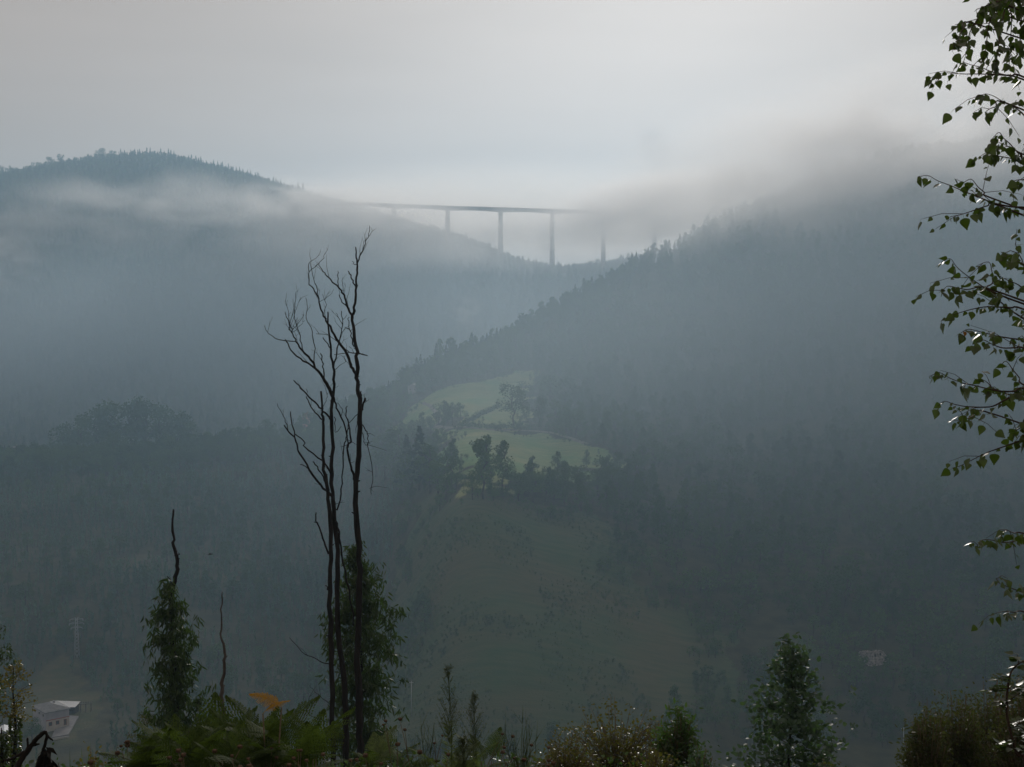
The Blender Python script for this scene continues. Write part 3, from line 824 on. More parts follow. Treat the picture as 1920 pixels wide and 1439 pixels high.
def pylon():
    c = hit(144, 1232, 430, 900)
    KEEP_OUT.append((c.x, c.y, 3.5)); KEEP_OUT.append((c.x - 1, c.y - 7, 5)); KEEP_OUT.append((c.x - 2, c.y - 13, 4))
    r = empty('pylon', c, R(18)); tag(r, 'pale steel lattice electricity pylon on the wooded slope above the farmhouse', 'pylon')
    H = (1232 - 1158)/FPX*c.y
    mb = MB(); w0, w1 = 1.0, .35; t = .07
    cor = ((-1,-1),(1,-1),(1,1),(-1,1)); n = 11
    lv = [(w0 + (w1-w0)*i/n, H*i/n) for i in range(n+1)]
    lv[0] = (w0, -1)
    for cx, cyy in cor: mb.bar((cx*lv[0][0], cyy*lv[0][0], lv[0][1]), (cx*lv[-1][0], cyy*lv[-1][0], H), t*1.3)
    mb.build('leg_frame', M['steel'], r)
    mb = MB()
    for i in range(n):
        for k in range(4):
            a, b = cor[k], cor[(k+1) % 4]; u, z = lv[i]; u2, z2 = lv[i+1]
            mb.bar((a[0]*u, a[1]*u, z), (b[0]*u2, b[1]*u2, z2), t*.7); mb.bar((b[0]*u, b[1]*u, z), (a[0]*u2, a[1]*u2, z2), t*.7)
    mb.build('lattice', M['steel'], r)
    for z, L in ((H*.97, 2.6), (H*.86, 2.9), (H*.75, 2.2)):
        mb = MB(); mb.bar((-L, 0, z), (L, 0, z), t*1.2)
        for s in (-1, 1): mb.bar((s*L, 0, z), (s*.3, 0, z+.7), t)
        arm = mb.build('crossarm', M['steel'], r)
        for s in (-1, 1):
            mi = MB(); mi.tube([(s*(L-.1), 0, z-.05), (s*(L-.1), 0, z-.25), (s*(L-.1), 0, z-.5), (s*(L-.1), 0, z-.8)], [.05, .13, .13, .05], 6); mi.build('insulator', M['white_wall'], arm)
pylon()
def pole(px, base, top, D, label):
    c = hit(px, base, 430, 700); h = (base - top)/FPX*c.y
    r = empty('utility_pole', c); tag(r, label, 'utility pole')
    mb = MB(); mb.tube([(0, 0, -1), (0, 0, h*.5), (.05, 0, h)], [.14, .12, .09], 6); mb.build('pole', M['steel'], r)
    mb = MB(); mb.box((-.8, -.06, h-.6), (.8, .06, h-.48)); mb.build('crossarm', M['steel'], r)
    KEEP_OUT.append((c.x, c.y, 3)); KEEP_OUT.append((c.x, c.y - 6, 4))
pole(771, 1345, 1275, 450, 'pale utility pole at the foot of the brown field')
pole(1693, 1412, 1362, 450, 'pale utility pole in the scrub below the stone ruin')

# lane past the meadows and the track up to the cottage
M['lane'] = surf_mat('lane', (0.12, 0.115, 0.10), (0.19, 0.18, 0.16), 0.3, 0.95, 0.1)
draped_strip('lane', [hit(*q, 500, 1200) for q in ((796,806),(815,801),(850,802),(905,806),(960,807),(1010,810),(1055,818),(1100,834))], 3.2, M['lane'], .22)
draped_strip('track', [hit(*q, 500, 1200) for q in ((812,800),(826,790),(818,776),(806,762),(792,756))], 2.6, M['lane'], .26)
# ------------------------------------------------------------------ single trees that stand apart
LOOK = {'pine': 'pointed conifer', 'gum': 'loose-crowned eucalyptus', 'tall': 'slender open-crowned eucalyptus', 'oak': 'round-crowned broadleaf tree', 'round': 'small rounded broadleaf tree'}
def far_tree(name, base, h, kind, label, group=None, wide=1.0, v=None, cat='tree'):
    i = random.Random(int(base.x*7 + base.y*3)).randrange(len(KINDS[kind])) if v is None else v
    cm, tm = KINDS[kind][i]
    r = empty(name, base, (base.x*1.7) % 6.28)
    s = h/10.0; r.scale = (s*wide, s*wide, s)
    link('trunk', tm, r); link('crown', cm, r)
    tag(r, label, cat, group)
    return r
def tree_at(px, base_py, top_py, kind, label, name='tree', group=None, wide=1.0, d=(500, 1300), keep=3.0, v=None, cat='tree'):
    c = hit(px, base_py, *d)
    h = (base_py - top_py)/FPX*c.y
    KEEP_OUT.append((c.x, c.y, keep))
    return far_tree(name, c, h, kind, label, group, wide, v, cat)
tree_at(906, 936, 816, 'gum', 'tall eucalyptus with bare lower trunk, the bushier of the pair by the meadow', 'eucalyptus_tree', wide=1.25, v=0)
tree_at(942, 932, 824, 'gum', 'tall eucalyptus with pointed crown, the narrower of the pair by the meadow', 'eucalyptus_tree', wide=.95, v=1)
tree_at(962, 801, 716, 'oak', 'big round-crowned tree standing between the upper meadows above the lane', 'broadleaf_tree', wide=1.0, v=0, keep=8)
tree_at(848, 798, 760, 'oak', 'small bushy tree beside the track bend at the upper meadow', 'broadleaf_tree', wide=.9, v=1)
tree_at(806, 803, 780, 'oak', 'little round bush where the lane meets the track', 'bush', wide=1.3, v=1, cat='bush')
tree_at(1010, 800, 742, 'oak', 'spreading tree at the end of the upper meadow hedge', 'broadleaf_tree', wide=1.1, v=1, keep=6)
for px, b, t in ((1045, 806, 748), (1072, 815, 756), (1030, 760, 700), (1060, 770, 705)):
    tree_at(px, b, t, 'round', 'dark tree in the row closing the meadows towards the mountainside', 'broadleaf_tree', 'trees closing the meadows', wide=1.1, keep=5)
for px, b, t, k, w in ((722, 900, 812, 'gum', 1.4), (742, 905, 800, 'gum', 1.4), (762, 915, 815, 'pine', 1.2), (786, 920, 798, 'pine', 1.25), (806, 925, 832, 'gum', 1.5), (822, 935, 860, 'round', 1.0), (704, 895, 822, 'tall', 1.2), (770, 930, 848, 'round', 1.1), (836, 938, 884, 'round', 1.0)):
    tree_at(px, b, t, k, LOOK[k] + ' in the tight clump bordering the lower meadow', 'tree', 'meadow clump, ' + LOOK[k], wide=w, keep=4)
for px, b, t in ((885, 938, 902), (972, 940, 884), (1000, 942, 880), (1022, 942, 886), (1060, 935, 898), (1090, 932, 890), (1120, 930, 876), (925, 939, 916), (1150, 925, 872)):
    tree_at(px, b, t, 'oak', 'dark bushy tree in the hedge between lower meadow and brown field', 'bush', 'hedge below the meadow', wide=1.35, keep=3, cat='bush')
# ridge trees behind the meadows, each a crown against the mist
def crest(px):
    """where the right-hand ridge turns away from the viewer"""
    Ds = np.linspace(950, 1300, 180); x = (px - 959.5)/FPX*Ds
    z = ground(x, Ds); k = int(np.argmax(z/Ds)); return Vector((x[k], Ds[k], z[k]))
g = random.Random(77)
px = 752
while px < 1345:
    c = crest(px); c.y += g.uniform(-14, 10); c.z = gz(c.x, c.y) - .5
    kd = g.choice(('pine', 'pine', 'pine', 'gum', 'tall'))
    far_tree('ridge_tree', c, g.uniform(11, 19)*(1.2 if px < 900 else .95), kd, 'dark ' + LOOK[kd] + ' on the crest of the ridge rising behind the meadows', 'ridge crest, ' + LOOK[kd], wide=g.uniform(.95, 1.3))
    px += g.uniform(6, 11)
# far mountain crest: conifers to the summit's right, rounder crowns to its left
def far_crest(px):
    Ds = np.linspace(1900, 2400, 160); x = (px - 959.5)/FPX*Ds
    z = ground(x, Ds); k = int(np.argmax(z/Ds)); return Vector((x[k], Ds[k], z[k]))
px = 2
while px < 575:
    c = far_crest(px); c.y += g.uniform(-8, 6); c.z = gz(c.x, c.y) - .5
    if px < 225:
        far_tree('crest_tree', c, g.uniform(12, 23), g.choice(('oak', 'gum', 'round')), 'round-crowned tree on the skyline shoulder of the far mountain', 'round trees on the far skyline', wide=g.uniform(1.0, 1.4)); px += g.uniform(6, 14)
    else:
        far_tree('crest_pine', c, g.uniform(11, 18), 'pine', 'small pointed conifer on the skyline summit of the far mountain', 'conifers on the far skyline', wide=g.uniform(.8, 1.1)); px += g.uniform(4, 8)
# trees on the saddle under the viaduct
px = 845
while px < 1200:
    Ds = np.linspace(1550, 2050, 120); x = (px - 959.5)/FPX*Ds; z = ground(x, Ds); k = int(np.argmax(z/Ds)); c = Vector((x[k], Ds[k] - 12, 0)); c.z = gz(c.x, c.y) - .5
    kd = g.choice(('oak', 'gum', 'pine'))
    far_tree('saddle_tree', c, g.uniform(9, 16), kd, 'misty ' + LOOK[kd] + ' on the saddle below the viaduct', 'viaduct saddle, ' + LOOK[kd], wide=g.uniform(1.0, 1.5)); px += g.uniform(7, 14)
# left spur
for px, b, t, k, w in ((212, 868, 808, 'round', .8), (186, 872, 828, 'round', 1.0), (155, 880, 834, 'tall', 1.3), (128, 884, 842, 'round', 1.0), (70, 888, 850, 'round', 1.0), (240, 872, 832, 'round', 1.1), (390, 860, 820, 'round', 1.1), (360, 862, 826, 'round', 1.1), (330, 866, 832, 'round', 1.0), (478, 858, 812, 'round', 1.1), (448, 852, 814, 'round', .9), (505, 842, 815, 'round', 1.0), (540, 838, 800, 'tall', 1.2), (425, 848, 820, 'round', .9)):
    k = 'oak' if k == 'round' else 'gum'
    tree_at(px, b, t, k, 'dark ' + LOOK[k] + ' on the brow of the spur above the plantation', 'tree', 'spur brow, ' + LOOK[k], wide=w, keep=3, d=(700, 1200))
for px, t, w in ((120, 792, 1.1), (150, 778, 1.1), (182, 762, 1.2), (215, 748, 1.2), (245, 742, 1.1), (275, 748, 1.1), (305, 756, 1.2), (332, 770, 1.0), (355, 788, 1.0)):
    c = on_ground(px, 1085 + (px % 3)*12); p2 = P(px, t, c.y)
    far_tree('tree', c, p2.z - c.z, 'oak', 'large pale tree in mist behind the spur by the hamlet', 'misty trees behind the spur', wide=w)

def hedge(name, corners, h, label):
    pts = [hit(*q, 500, 1200) for q in corners]; path = smooth_path(pts, 6); g = random.Random(len(label))
    mb = MB()
    for a, b in zip(path[:-1], path[1:]):
        n = max(10, int((b - a).length*16))
        for i in range(n):
            p = a.lerp(b, g.random()); p = Vector((p.x + g.gauss(0, .6), p.y + g.gauss(0, .6), 0)); p.z = gz(p.x, p.y) + abs(g.gauss(.5, .35))*h
            s = g.uniform(.2, .5); nrm = Vector((g.gauss(0,1), g.gauss(0,1), g.gauss(0,1))).normalized(); u = nrm.orthogonal()*s; v = nrm.cross(u)
            mb.face_block([p+u, p+v*.8, p-u, p-v*.9], [(0,1,2,3)])
    o = mb.build(name, M['far_broad']); tag(o, label, 'hedge')
hedge('hedge', ((858,800),(900,803),(950,803),(1000,806)), 2.4, 'low dark hedge running along the lane below the big round tree')
hedge('hedge', ((866,796),(890,786),(915,774),(936,764)), 2.2, 'sloping hedge dividing the upper meadow from the small paddock')
hedge('hedge', ((840,898),(880,900),(920,902)), 1.6, 'thin hedge at the lower edge of the bright meadow')

tree_at(60, 1394, 1346, 'oak', 'dull olive tree half hiding the corner of the white farmhouse', 'broadleaf_tree', wide=1.25, d=(430, 700), v=0)
# ------------------------------------------------------------------ woods
def woods():
    def t1(X, Y, px, py): return (px < 735) & (Y < 880 + 60*vnoise(X/40, Y/40, 26)) & (vnoise(X/14, Y/14, 21) > .16)
    p, g = scatter(-520, 60, 440, 990, 4.2, t1, 1)
    s = g.uniform(.32, .80, len(p)) * (.6 + .7*vnoise(p[:,0]/32, p[:,1]/32, 5))
    wood('plantation', p, s, 'slim', 'pale young eucalyptus plantation covering the slope above the valley farmhouse')
    p, g = scatter(-520, 60, 450, 1250, 15, lambda X, Y, px, py: (px < 735) & (vnoise(X/45, Y/45, 22) > .38), 2)
    wood('mixed_wood', p, g.uniform(.5, 1.15, len(p)), 'oak', 'dark broadleaved trees among the young eucalyptus plantation')
    p, g = scatter(-520, 60, 850, 1010, 9, lambda X, Y, px, py: (px < 735) & (Y > 860 + 60*vnoise(X/40, Y/40, 26)), 12)
    wood('brow_wood', p, g.uniform(.8, 1.6, len(p)), 'oak', 'dark rounded crowns of the wood along the brow above the plantation')
    def t3(X, Y, px, py): return (px > 735) & (Y < 1330) & (vnoise(X/26, Y/26, 23) > .27)
    p, g = scatter(-120, 620, 450, 1330, 7.2, t3, 3)
    wood('broadleaf_wood', p, np.clip(np.exp(g.normal(-.28, .38, len(p))), .3, 1.7), 'round', 'misty broadleaved wood covering the mountainside behind the meadows')
    p, g = scatter(-120, 620, 455, 1330, 12, lambda X, Y, px, py: (px > 735) & (vnoise(X/50, Y/50, 24) > .52), 4)
    wood('tall_wood', p, g.uniform(.9, 1.7, len(p)), 'gum', 'tall eucalyptus rising out of the wood on the misty mountainside')
    def t5(X, Y, px, py): return (Y >= 985) & ((px < 735) | (Y > 1330))
    p, g = scatter(-1000, 700, 985, 2320, 9.5, t5, 5)
    k = g.random(len(p)) < .5
    wood('far_wood', p[k], g.uniform(.7, 1.2, k.sum()), 'round', 'fog-veiled wood on the far mountain beneath the viaduct')
    k = ~k
    wood('far_pine_wood', p[k], g.uniform(.8, 1.3, k.sum()), 'pine', 'fog-veiled pine wood on the far mountain beneath the viaduct')
    # scrub in the brown field
    X = g.uniform(-160, 160, 15000); Y = g.uniform(430, 640, 15000)
    k = (cover(X, Y) == 2) & (vnoise(X/18, Y/18, 31) > .42); X, Y = X[k], Y[k]
    wood('scrub', np.stack([X, Y, ground(X, Y)], -1), g.uniform(.05, .15, len(X))*(.5 + 1.2*vnoise(X/12, Y/12, 33)), 'round', 'low scrub dotted over the sloping brown field', 'scrub')
    X = g.uniform(-120, 120, 6000); Y = g.uniform(600, 1020, 6000); k = cover(X, Y) == 1
    edge = np.zeros(len(X), bool)
    for dx, dy in ((7, 0), (-7, 0), (0, 12), (0, -12)): edge |= cover(X + dx, Y + dy) != 1
    k &= edge & (vnoise(X/8, Y/8, 43) > .45); X, Y = X[k], Y[k]
    wood('meadow_scrub', np.stack([X, Y, ground(X, Y)], -1), g.uniform(.08, .38, len(X)), 'round', 'ragged bushes fringing the green meadows', 'scrub')
    # thicket creeping into the field from its edges
    X = g.uniform(-160, 160, 5000); Y = g.uniform(432, 640, 5000); k = cover(X, Y) == 2
    edge = np.zeros(len(X), bool)
    for dx, dy in ((16, 0), (-16, 0), (0, 16), (0, -10)): edge |= cover(X + dx, Y + dy) != 2
    k &= edge & (vnoise(X/10, Y/10, 41) > .35); X, Y = X[k], Y[k]
    wood('thicket', np.stack([X, Y, ground(X, Y)], -1), g.uniform(.15, .6, len(X)), 'round', 'bushy thicket fringing the sloping brown field', 'thicket')
woods()
# ------------------------------------------------------------------ dead trees on the near slope
def z5(x, y): return 480 + x/3.425, 420 + y/3.425
def z6(x, y): return 480 + x/2.403, 840 + y/2.403
TD = 31.0
def limb(mb, pts, r0, r1, D, rng, spread=.5, sub=3, n=7, rough=.13, jit=.012):
    """a limb through photo pixels, leaving the trunk plane as it grows; returns its world path"""
    k = rng.uniform(-spread, spread); L = 0; out = []
    for i, (x, y) in enumerate(pts):
        if i: L += math.hypot(x - pts[i-1][0], y - pts[i-1][1])/FPX*TD
        out.append(P(x, y, D + k*L))
    path = smooth_path(out, sub)
    path = [p + Vector((rng.gauss(0, jit), rng.gauss(0, jit), 0)) if 0 < i < len(path)-1 else p for i, p in enumerate(path)]
    m = len(path)
    rad = [r0 + (r1 - r0)*(i/(m-1)) for i in range(m)]
    mb.tube(path, rad, n, rough=rough, rng=rng)
    return path, k
def twigs(mb, path, rng, count, length, r):
    for _ in range(count):
        i = rng.randrange(1, len(path)-1); p = path[i]; t = (path[i+1] - path[i-1]).normalized()
        d = (t*.7 + Vector((rng.gauss(0, .6), rng.gauss(0, .6), rng.uniform(.1, .8)))).normalized()
        L = length*rng.uniform(.4, 1.1); q = p + d*L*.5 + Vector((0, 0, .04)); e = p + d*L + Vector((rng.gauss(0, .06), 0, rng.uniform(0, .14)))
        mb.tube([p, q, e], [r, r*.7, r*.35], 4)
        if rng.random() < .5: mb.tube([q, q + (d + Vector((rng.gauss(0, .7), rng.gauss(0, .5), .2))).normalized()*L*.4], [r*.6, r*.3], 4)
def knots(mb, path, rng, n, r):
    for _ in range(n):
        i = rng.randrange(1, len(path)-1); p = path[i]; rr = r*(1 - .85*i/len(path))
        d = Vector((rng.gauss(0, 1), rng.gauss(0, 1), rng.uniform(.2, .8))).normalized()
        mb.tube([p, p + d*rr*1.8], [rr*.5, rr*.2], 4)

def dead_tree(D, trunk, tr, limbs, label, seed, mat=None):
    rng = random.Random(seed); mat = mat or M['bark_dark']
    b = on_ground(trunk[0][0], D)
    root = empty('dead_tree', b); off = Matrix.Translation(-b); tag(root, label, 'dead tree')
    mb = MB(); px, py = proj(b.x, b.y, b.z - .3)
    tp, _ = limb(mb, [(trunk[0][0], py)] + trunk, tr[0], tr[1], D, rng, .02, n=9, rough=.16)
    knots(mb, tp, rng, 14, tr[0])
    mb.v = [tuple(Vector(v) - b) for v in mb.v]
    mb.build('trunk', mat, root)
    for spec in limbs:
        pts, r0, r1, nt, subs = spec
        mb = MB(); pth, k = limb(mb, pts, r0, r1, D, rng, .45, n=6)
        if nt: twigs(mb, pth, rng, nt, .42, max(r1*.55, .006))
        mb.v = [tuple(Vector(v) - b) for v in mb.v]
        br = mb.build('branch', mat, root)
        for sp, s0, s1, snt in subs:
            # a side twig starts at the nearest point of its branch
            i = min(range(len(pth)), key=lambda j: (Vector(proj(*pth[j])) - Vector(sp[0])).length)
            Ds = pth[i].y; mb = MB()
            q = [proj(*pth[i])] + list(sp[1:])
            p2, _ = limb(mb, q, s0, s1, Ds, rng, .4, n=5)
            if snt: twigs(mb, p2, rng, snt, .3, max(s1*.6, .005))
            mb.v = [tuple(Vector(v) - b) for v in mb.v]
            mb.build('twig', mat, br)
    return root
def A(*q): return [z5(x, y) for x, y in q]
def B(*q): return [z6(x, y) for x, y in q]
# right-hand trunk of the trio: the tallest
dead_tree(TD, B((470,1400),(465,1300),(460,1100),(458,900),(463,700),(465,550),(458,400),(450,250),(455,110),(465,0)) + A((668,1250),(665,1120),(650,1040),(648,960),(648,850),(640,780),(625,680),(618,600),(630,560),(637,480),(638,400),(647,320),(650,250),(640,200),(638,150)), (.082, .012), [
    (A((648,252),(662,215),(680,180),(695,140),(710,100),(722,50),(727,12)), .016, .005, 5, []),
    (A((638,402),(620,365),(605,330),(590,303)), .018, .012, 0, []),
    (A((652,250),(635,262),(616,241)), .010, .006, 0, []),
    (A((618,602),(592,545),(575,495),(553,440),(530,410),(480,360),(445,325),(420,295),(405,255)), .030, .007, 4, [(A((530,408),(525,350),(524,303)), .011, .008, 0), (A((588,545),(555,505),(532,458)), .014, .010, 1), (A((570,480),(560,420),(555,380)), .008, .004, 2)]),
    (A((642,975),(618,930),(600,890),(570,820),(530,760),(490,690),(465,645),(440,610),(415,550),(400,480),(375,430),(345,390),(335,340),(337,255)), .040, .008, 5, [(A((400,480),(395,440),(385,400),(365,330),(345,240)), .014, .005, 3), (A((365,315),(395,260),(430,220),(440,188)), .008, .004, 2), (A((398,258),(405,200),(413,165)), .006, .003, 1), (A((440,610),(440,520),(425,450)), .008, .004, 2), (A((440,500),(470,465),(498,420)), .006, .003, 1)]),
    (A((628,790),(610,720),(596,680),(570,668)), .016, .009, 1, [(A((597,680),(596,640),(597,600)), .010, .008, 0)]),
    (A((652,832),(680,838),(715,846)), .018, .012, 0, []),
    (A((640,832),(600,825),(560,795),(530,768),(460,715),(385,707)), .012, .005, 3, [(A((600,825),(540,836),(500,840)), .009, .006, 0)]),
    (A((682,1195),(690,1150),(700,1118)), .026, .020, 0, [(A((695,1150),(710,1140),(725,1125)), .006, .004, 1)]),
    (A((672,1130),(672,1100),(673,1075)), .020, .012, 0, []),
    (A((682,1290),(700,1320),(710,1345),(716,1400),(718,1439)) + B((525,110),(522,160),(518,210)), .014, .006, 6, []),
    (A((655,1220),(628,1245),(598,1278)), .010, .007, 0, []),
    (A((655,1260),(645,1300),(640,1345)), .008, .004, 0, []),
    (B((447,155),(432,110),(425,80),(410,0)) + A((610,1380),(590,1290)), .032, .016, 2, []),
    (A((680,1340),(690,1385),(705,1425)), .010, .005, 1, []),
  ], 'tallest dead tree of the bare trio, its thick trunk standing apart from the other two', 1)
# middle trunk
dead_tree(TD + .5, B((405,1439),(405,1300),(400,1150),(390,1000),(370,850),(362,680),(365,520),(355,350),(345,240),(338,120),(343,0)) + A((485,1250),(492,1100),(497,1000),(495,920),(480,820),(470,720),(460,640),(460,565)), (.078, .014), [
    (A((498,915),(508,880),(520,830),(540,730),(550,650),(548,560)), .020, .008, 4, [(A((548,640),(530,605),(510,572)), .008, .005, 1), (A((552,630),(568,605),(580,585)), .006, .004, 0)]),
    (A((486,812),(455,770),(428,730)), .014, .011, 0, []),
    (A((500,940),(530,915),(555,898),(580,882)), .007, .003, 1, []),
    (A((490,1110),(465,1060),(440,1010),(420,975),(400,950),(350,870),(310,830),(280,790),(250,740),(230,700),(208,680)), .046, .010, 3, [
        (A((400,955),(330,895),(260,850),(210,790),(187,742)), .024, .013, 1),
        (A((205,785),(150,745),(90,715),(62,685),(56,650)), .012, .005, 1),
        (A((330,860),(300,800),(280,720),(255,640),(248,560),(250,480),(258,435)), .014, .004, 5),
        (A((235,700),(205,620),(185,565)), .011, .007, 2), (A((225,660),(205,560),(190,490)), .008, .003, 3), (A((232,640),(238,560),(236,480)), .007, .003, 2), (A((250,550),(275,500),(287,470)), .006, .003, 1),
        (A((372,892),(375,800),(355,690),(325,610),(325,540),(318,475)), .011, .006, 2), (A((322,612),(308,595),(295,585)), .006, .004, 0), (A((280,665),(298,640),(310,620)), .006, .003, 1)]),
    (A((440,1005),(432,950),(425,900),(412,832)), .018, .013, 1, []),
    (A((472,1255),(440,1215),(410,1180),(360,1130),(320,1090),(270,1040),(240,1005)), .026, .014, 1, [(A((322,1108),(323,1085),(322,1060)), .008, .006, 0)]),
    (A((495,1110),(510,1160),(545,1240),(580,1350),(590,1439)), .024, .014, 2, [(A((598,1335),(590,1280),(575,1220),(585,1170)), .015, .011, 0), (A((575,1220),(550,1190),(520,1150)), .008, .006, 0)]),
    (A((500,1240),(510,1300),(515,1340),(545,1300)), .010, .006, 0, []),
    (A((488,1080),(470,1050),(500,1020)), .006, .003, 0, []),
    (B((345,235),(330,205),(310,190),(290,170),(240,100),(200,30),(185,0)) + A((240,1370),(205,1330),(178,1292)), .034, .014, 2, [(A((245,1375),(225,1250),(220,1205)), .015, .012, 0), (A((228,1315),(190,1270),(165,1220),(135,1155)), .011, .006, 2), (B((250,110),(220,85),(198,75)), .012, .010, 0)]),
    (B((337,120),(310,70),(270,35),(220,0)) + A((300,1395),(250,1350)), .022, .012, 1, []),
    (B((352,240),(365,280),(380,210),(385,130),(395,0)) + A((575,1380),(590,1360)), .020, .010, 3, []),
    (B((358,330),(372,380),(385,480),(410,600),(430,720),(437,800)), .026, .018, 1, []),
  ], 'dead tree with the widest spread of bare branches, middle trunk of the bare trio', 2)
# left trunk
dead_tree(TD - .5, B((347,1420),(345,1250),(340,1050),(335,850),(330,650),(333,500),(335,330),(325,230),(315,170),(305,100),(300,0)) + A((430,1300),(424,1240),(420,1190),(415,1075)), (.066, .020), [
    (A((422,1258),(390,1225),(360,1190),(335,1145),(322,1110)), .018, .011, 1, []),
    (A((424,1200),(440,1160),(452,1125),(462,1085)), .008, .004, 1, []),
    (B((327,478),(312,440),(295,390),(278,345),(270,330),(270,292)), .024, .014, 0, [(B((272,345),(266,338),(262,333)), .010, .007, 0)]),
    (B((332,645),(322,632),(311,621)), .020, .010, 0, []),
    (B((332,975),(300,968),(260,945),(220,930),(180,890),(150,855)), .013, .006, 1, []),
    (B((335,1160),(300,1130),(265,1100),(240,1070)), .008, .003, 1, []),
    (B((345,1240),(250,1210),(222,1160),(214,1118)), .007, .003, 1, []),
    (B((318,180),(300,130),(275,85),(255,62)), .018, .012, 0, []),
  ], 'slimmest dead trunk of the bare trio, with a short broken side branch', 3)
def s8(x, y): return 220 + x/2.883, 940 + y/2.883
dead_tree(28.0, [s8(*q) for q in ((570,1260),(572,1172),(563,1100),(562,1030),(566,960),(578,880),(582,820),(572,770),(560,720),(562,640),(564,560),(566,490))], (.052, .008), [], 'single bare crooked stem rising from the ferns', 4, M['bark_grey'])
dead_tree(31.9, [s8(*q) for q in ((330,1390),(300,1200),(290,900),(292,560),(296,480),(312,410),(320,350),(320,300),(305,240),(298,190),(297,100),(302,44)) ], (.075, .020), [
    ([s8(*q) for q in ((296,455),(285,430),(270,405))], .018, .010, 0, []), ([s8(*q) for q in ((321,305),(326,292),(330,280))], .018, .012, 0, [])], 'dead crooked stem sticking out of the leafy eucalyptus', 5)
# fallen withered branch at the lower left
def withered():
    rng = random.Random(9); D = 9.0
    def z7(x, y): return x/5.16, 1160 + y/5.16
    b = P(20, 1600, D); b.z = gz(b.x, b.y)
    root = empty('withered_branch', b); tag(root, 'black withered branch arching over with a shrivelled leaf bunch', 'dead branch')
    def lm(nm, pts, r0, r1, k=0.0):
        mb = MB(); path = smooth_path([P(*z7(x, y), D + k*i) - b for i, (x, y) in enumerate(pts)], 4); m = len(path)
        mb.tube(path, [r0 + (r1-r0)*i/(m-1) for i in range(m)], 7, rough=.22, rng=rng); mb.build(nm, M['bark_dark'], root)
    lm('stem', ((60,1900),(110,1600),(160,1460),(215,1350),(270,1270),(330,1190),(400,1120),(435,1100),(445,1115)), .024, .010)
    lm('branch', ((440,1108),(460,1140),(500,1175),(512,1178)), .010, .004)
    lm('branch', ((455,1130),(435,1210),(410,1290),(370,1380),(340,1470)), .011, .009)
    lm('branch', ((270,1270),(265,1200),(262,1155)), .009, .005)
    lm('branch', ((240,1290),(160,1330),(90,1365),(30,1370)), .013, .006)
    lm('branch', ((300,1230),(340,1220),(380,1215)), .014, .005)
    mb = MB()
    for i in range(90):
        t = rng.random(); c = P(*z7(445 + rng.gauss(0, 28)*(.5+t), 1240 + 190*t), D + rng.uniform(-.06, .06)) - b
        d = Vector((rng.gauss(0, .5), rng.gauss(0, .5), -1)).normalized()*rng.uniform(.05, .10); s = d.cross(Vector((rng.gauss(0,1), rng.gauss(0,1), .2))).normalized()*rng.uniform(.012, .03)
        mb.face_block([c, c + d*.4 + s, c + d, c + d*.45 - s*.7], [(0,1,2),(0,2,3)])
    mb.build('leaf_bunch', M['bark_dark'], root)
withered()
# ------------------------------------------------------------------ leafy trees and plants of the near slope
M['euc_leaf'] = leaf_mat('eucalyptus_leaf', (0.024, 0.046, 0.020), (0.050, 0.082, 0.034), (0.07, 0.14, 0.02), 0.34, 0.45, 0.3)
M['blue_leaf'] = leaf_mat('young_blue_leaf', (0.045, 0.085, 0.075), (0.085, 0.13, 0.10), (0.10, 0.20, 0.05), 0.38, 0.5, 0.25)
M['olive_leaf'] = leaf_mat('olive_leaf', (0.055, 0.060, 0.018), (0.13, 0.12, 0.025), (0.22, 0.20, 0.03), 0.45, 0.28, 0.5)
M['dewy_leaf'] = leaf_mat('dewy_bush_leaf', (0.030, 0.050, 0.014), (0.12, 0.105, 0.02), (0.16, 0.17, 0.02), 0.42, 0.30, 0.5)
M['shrub_leaf'] = leaf_mat('shrub_leaf', (0.030, 0.055, 0.018), (0.055, 0.10, 0.03), (0.10, 0.22, 0.03), 0.4, 0.3, 0.5)
M['heath_leaf'] = leaf_mat('heath_leaf', (0.032, 0.046, 0.016), (0.065, 0.075, 0.026), (0.11, 0.14, 0.03), 0.42, 0.5, 0.3)
M['fern'] = leaf_mat('fern_green', (0.030, 0.058, 0.014), (0.070, 0.110, 0.022), (0.085, 0.14, 0.018), 0.44, 0.7, 0.10)
M['fern_gold'] = leaf_mat('fern_gold', (0.38, 0.20, 0.02), (0.48, 0.29, 0.03), (0.60, 0.36, 0.03), 0.5, 0.85, 0.05)
M['fern_pale'] = leaf_mat('fern_wet', (0.055, 0.085, 0.035), (0.10, 0.14, 0.05), (0.16, 0.24, 0.05), 0.4, 0.5, 0.25)
M['weed'] = leaf_mat('weed_green', (0.05, 0.075, 0.022), (0.09, 0.12, 0.035), (0.17, 0.24, 0.05), 0.45, 0.4, 0.4)
M['seed'] = surf_mat('seed_head', (0.06, 0.04, 0.028), (0.13, 0.09, 0.06), 60, 0.9, 0.1)
M['dry_stem'] = surf_mat('dry_stem', (0.09, 0.07, 0.045), (0.16, 0.13, 0.08), 30, 0.8, 0.2)
M['ivy'] = leaf_mat('ivy_leaf', (0.030, 0.055, 0.016), (0.06, 0.09, 0.022), (0.10, 0.18, 0.02), 0.4, 0.3, 0.5)

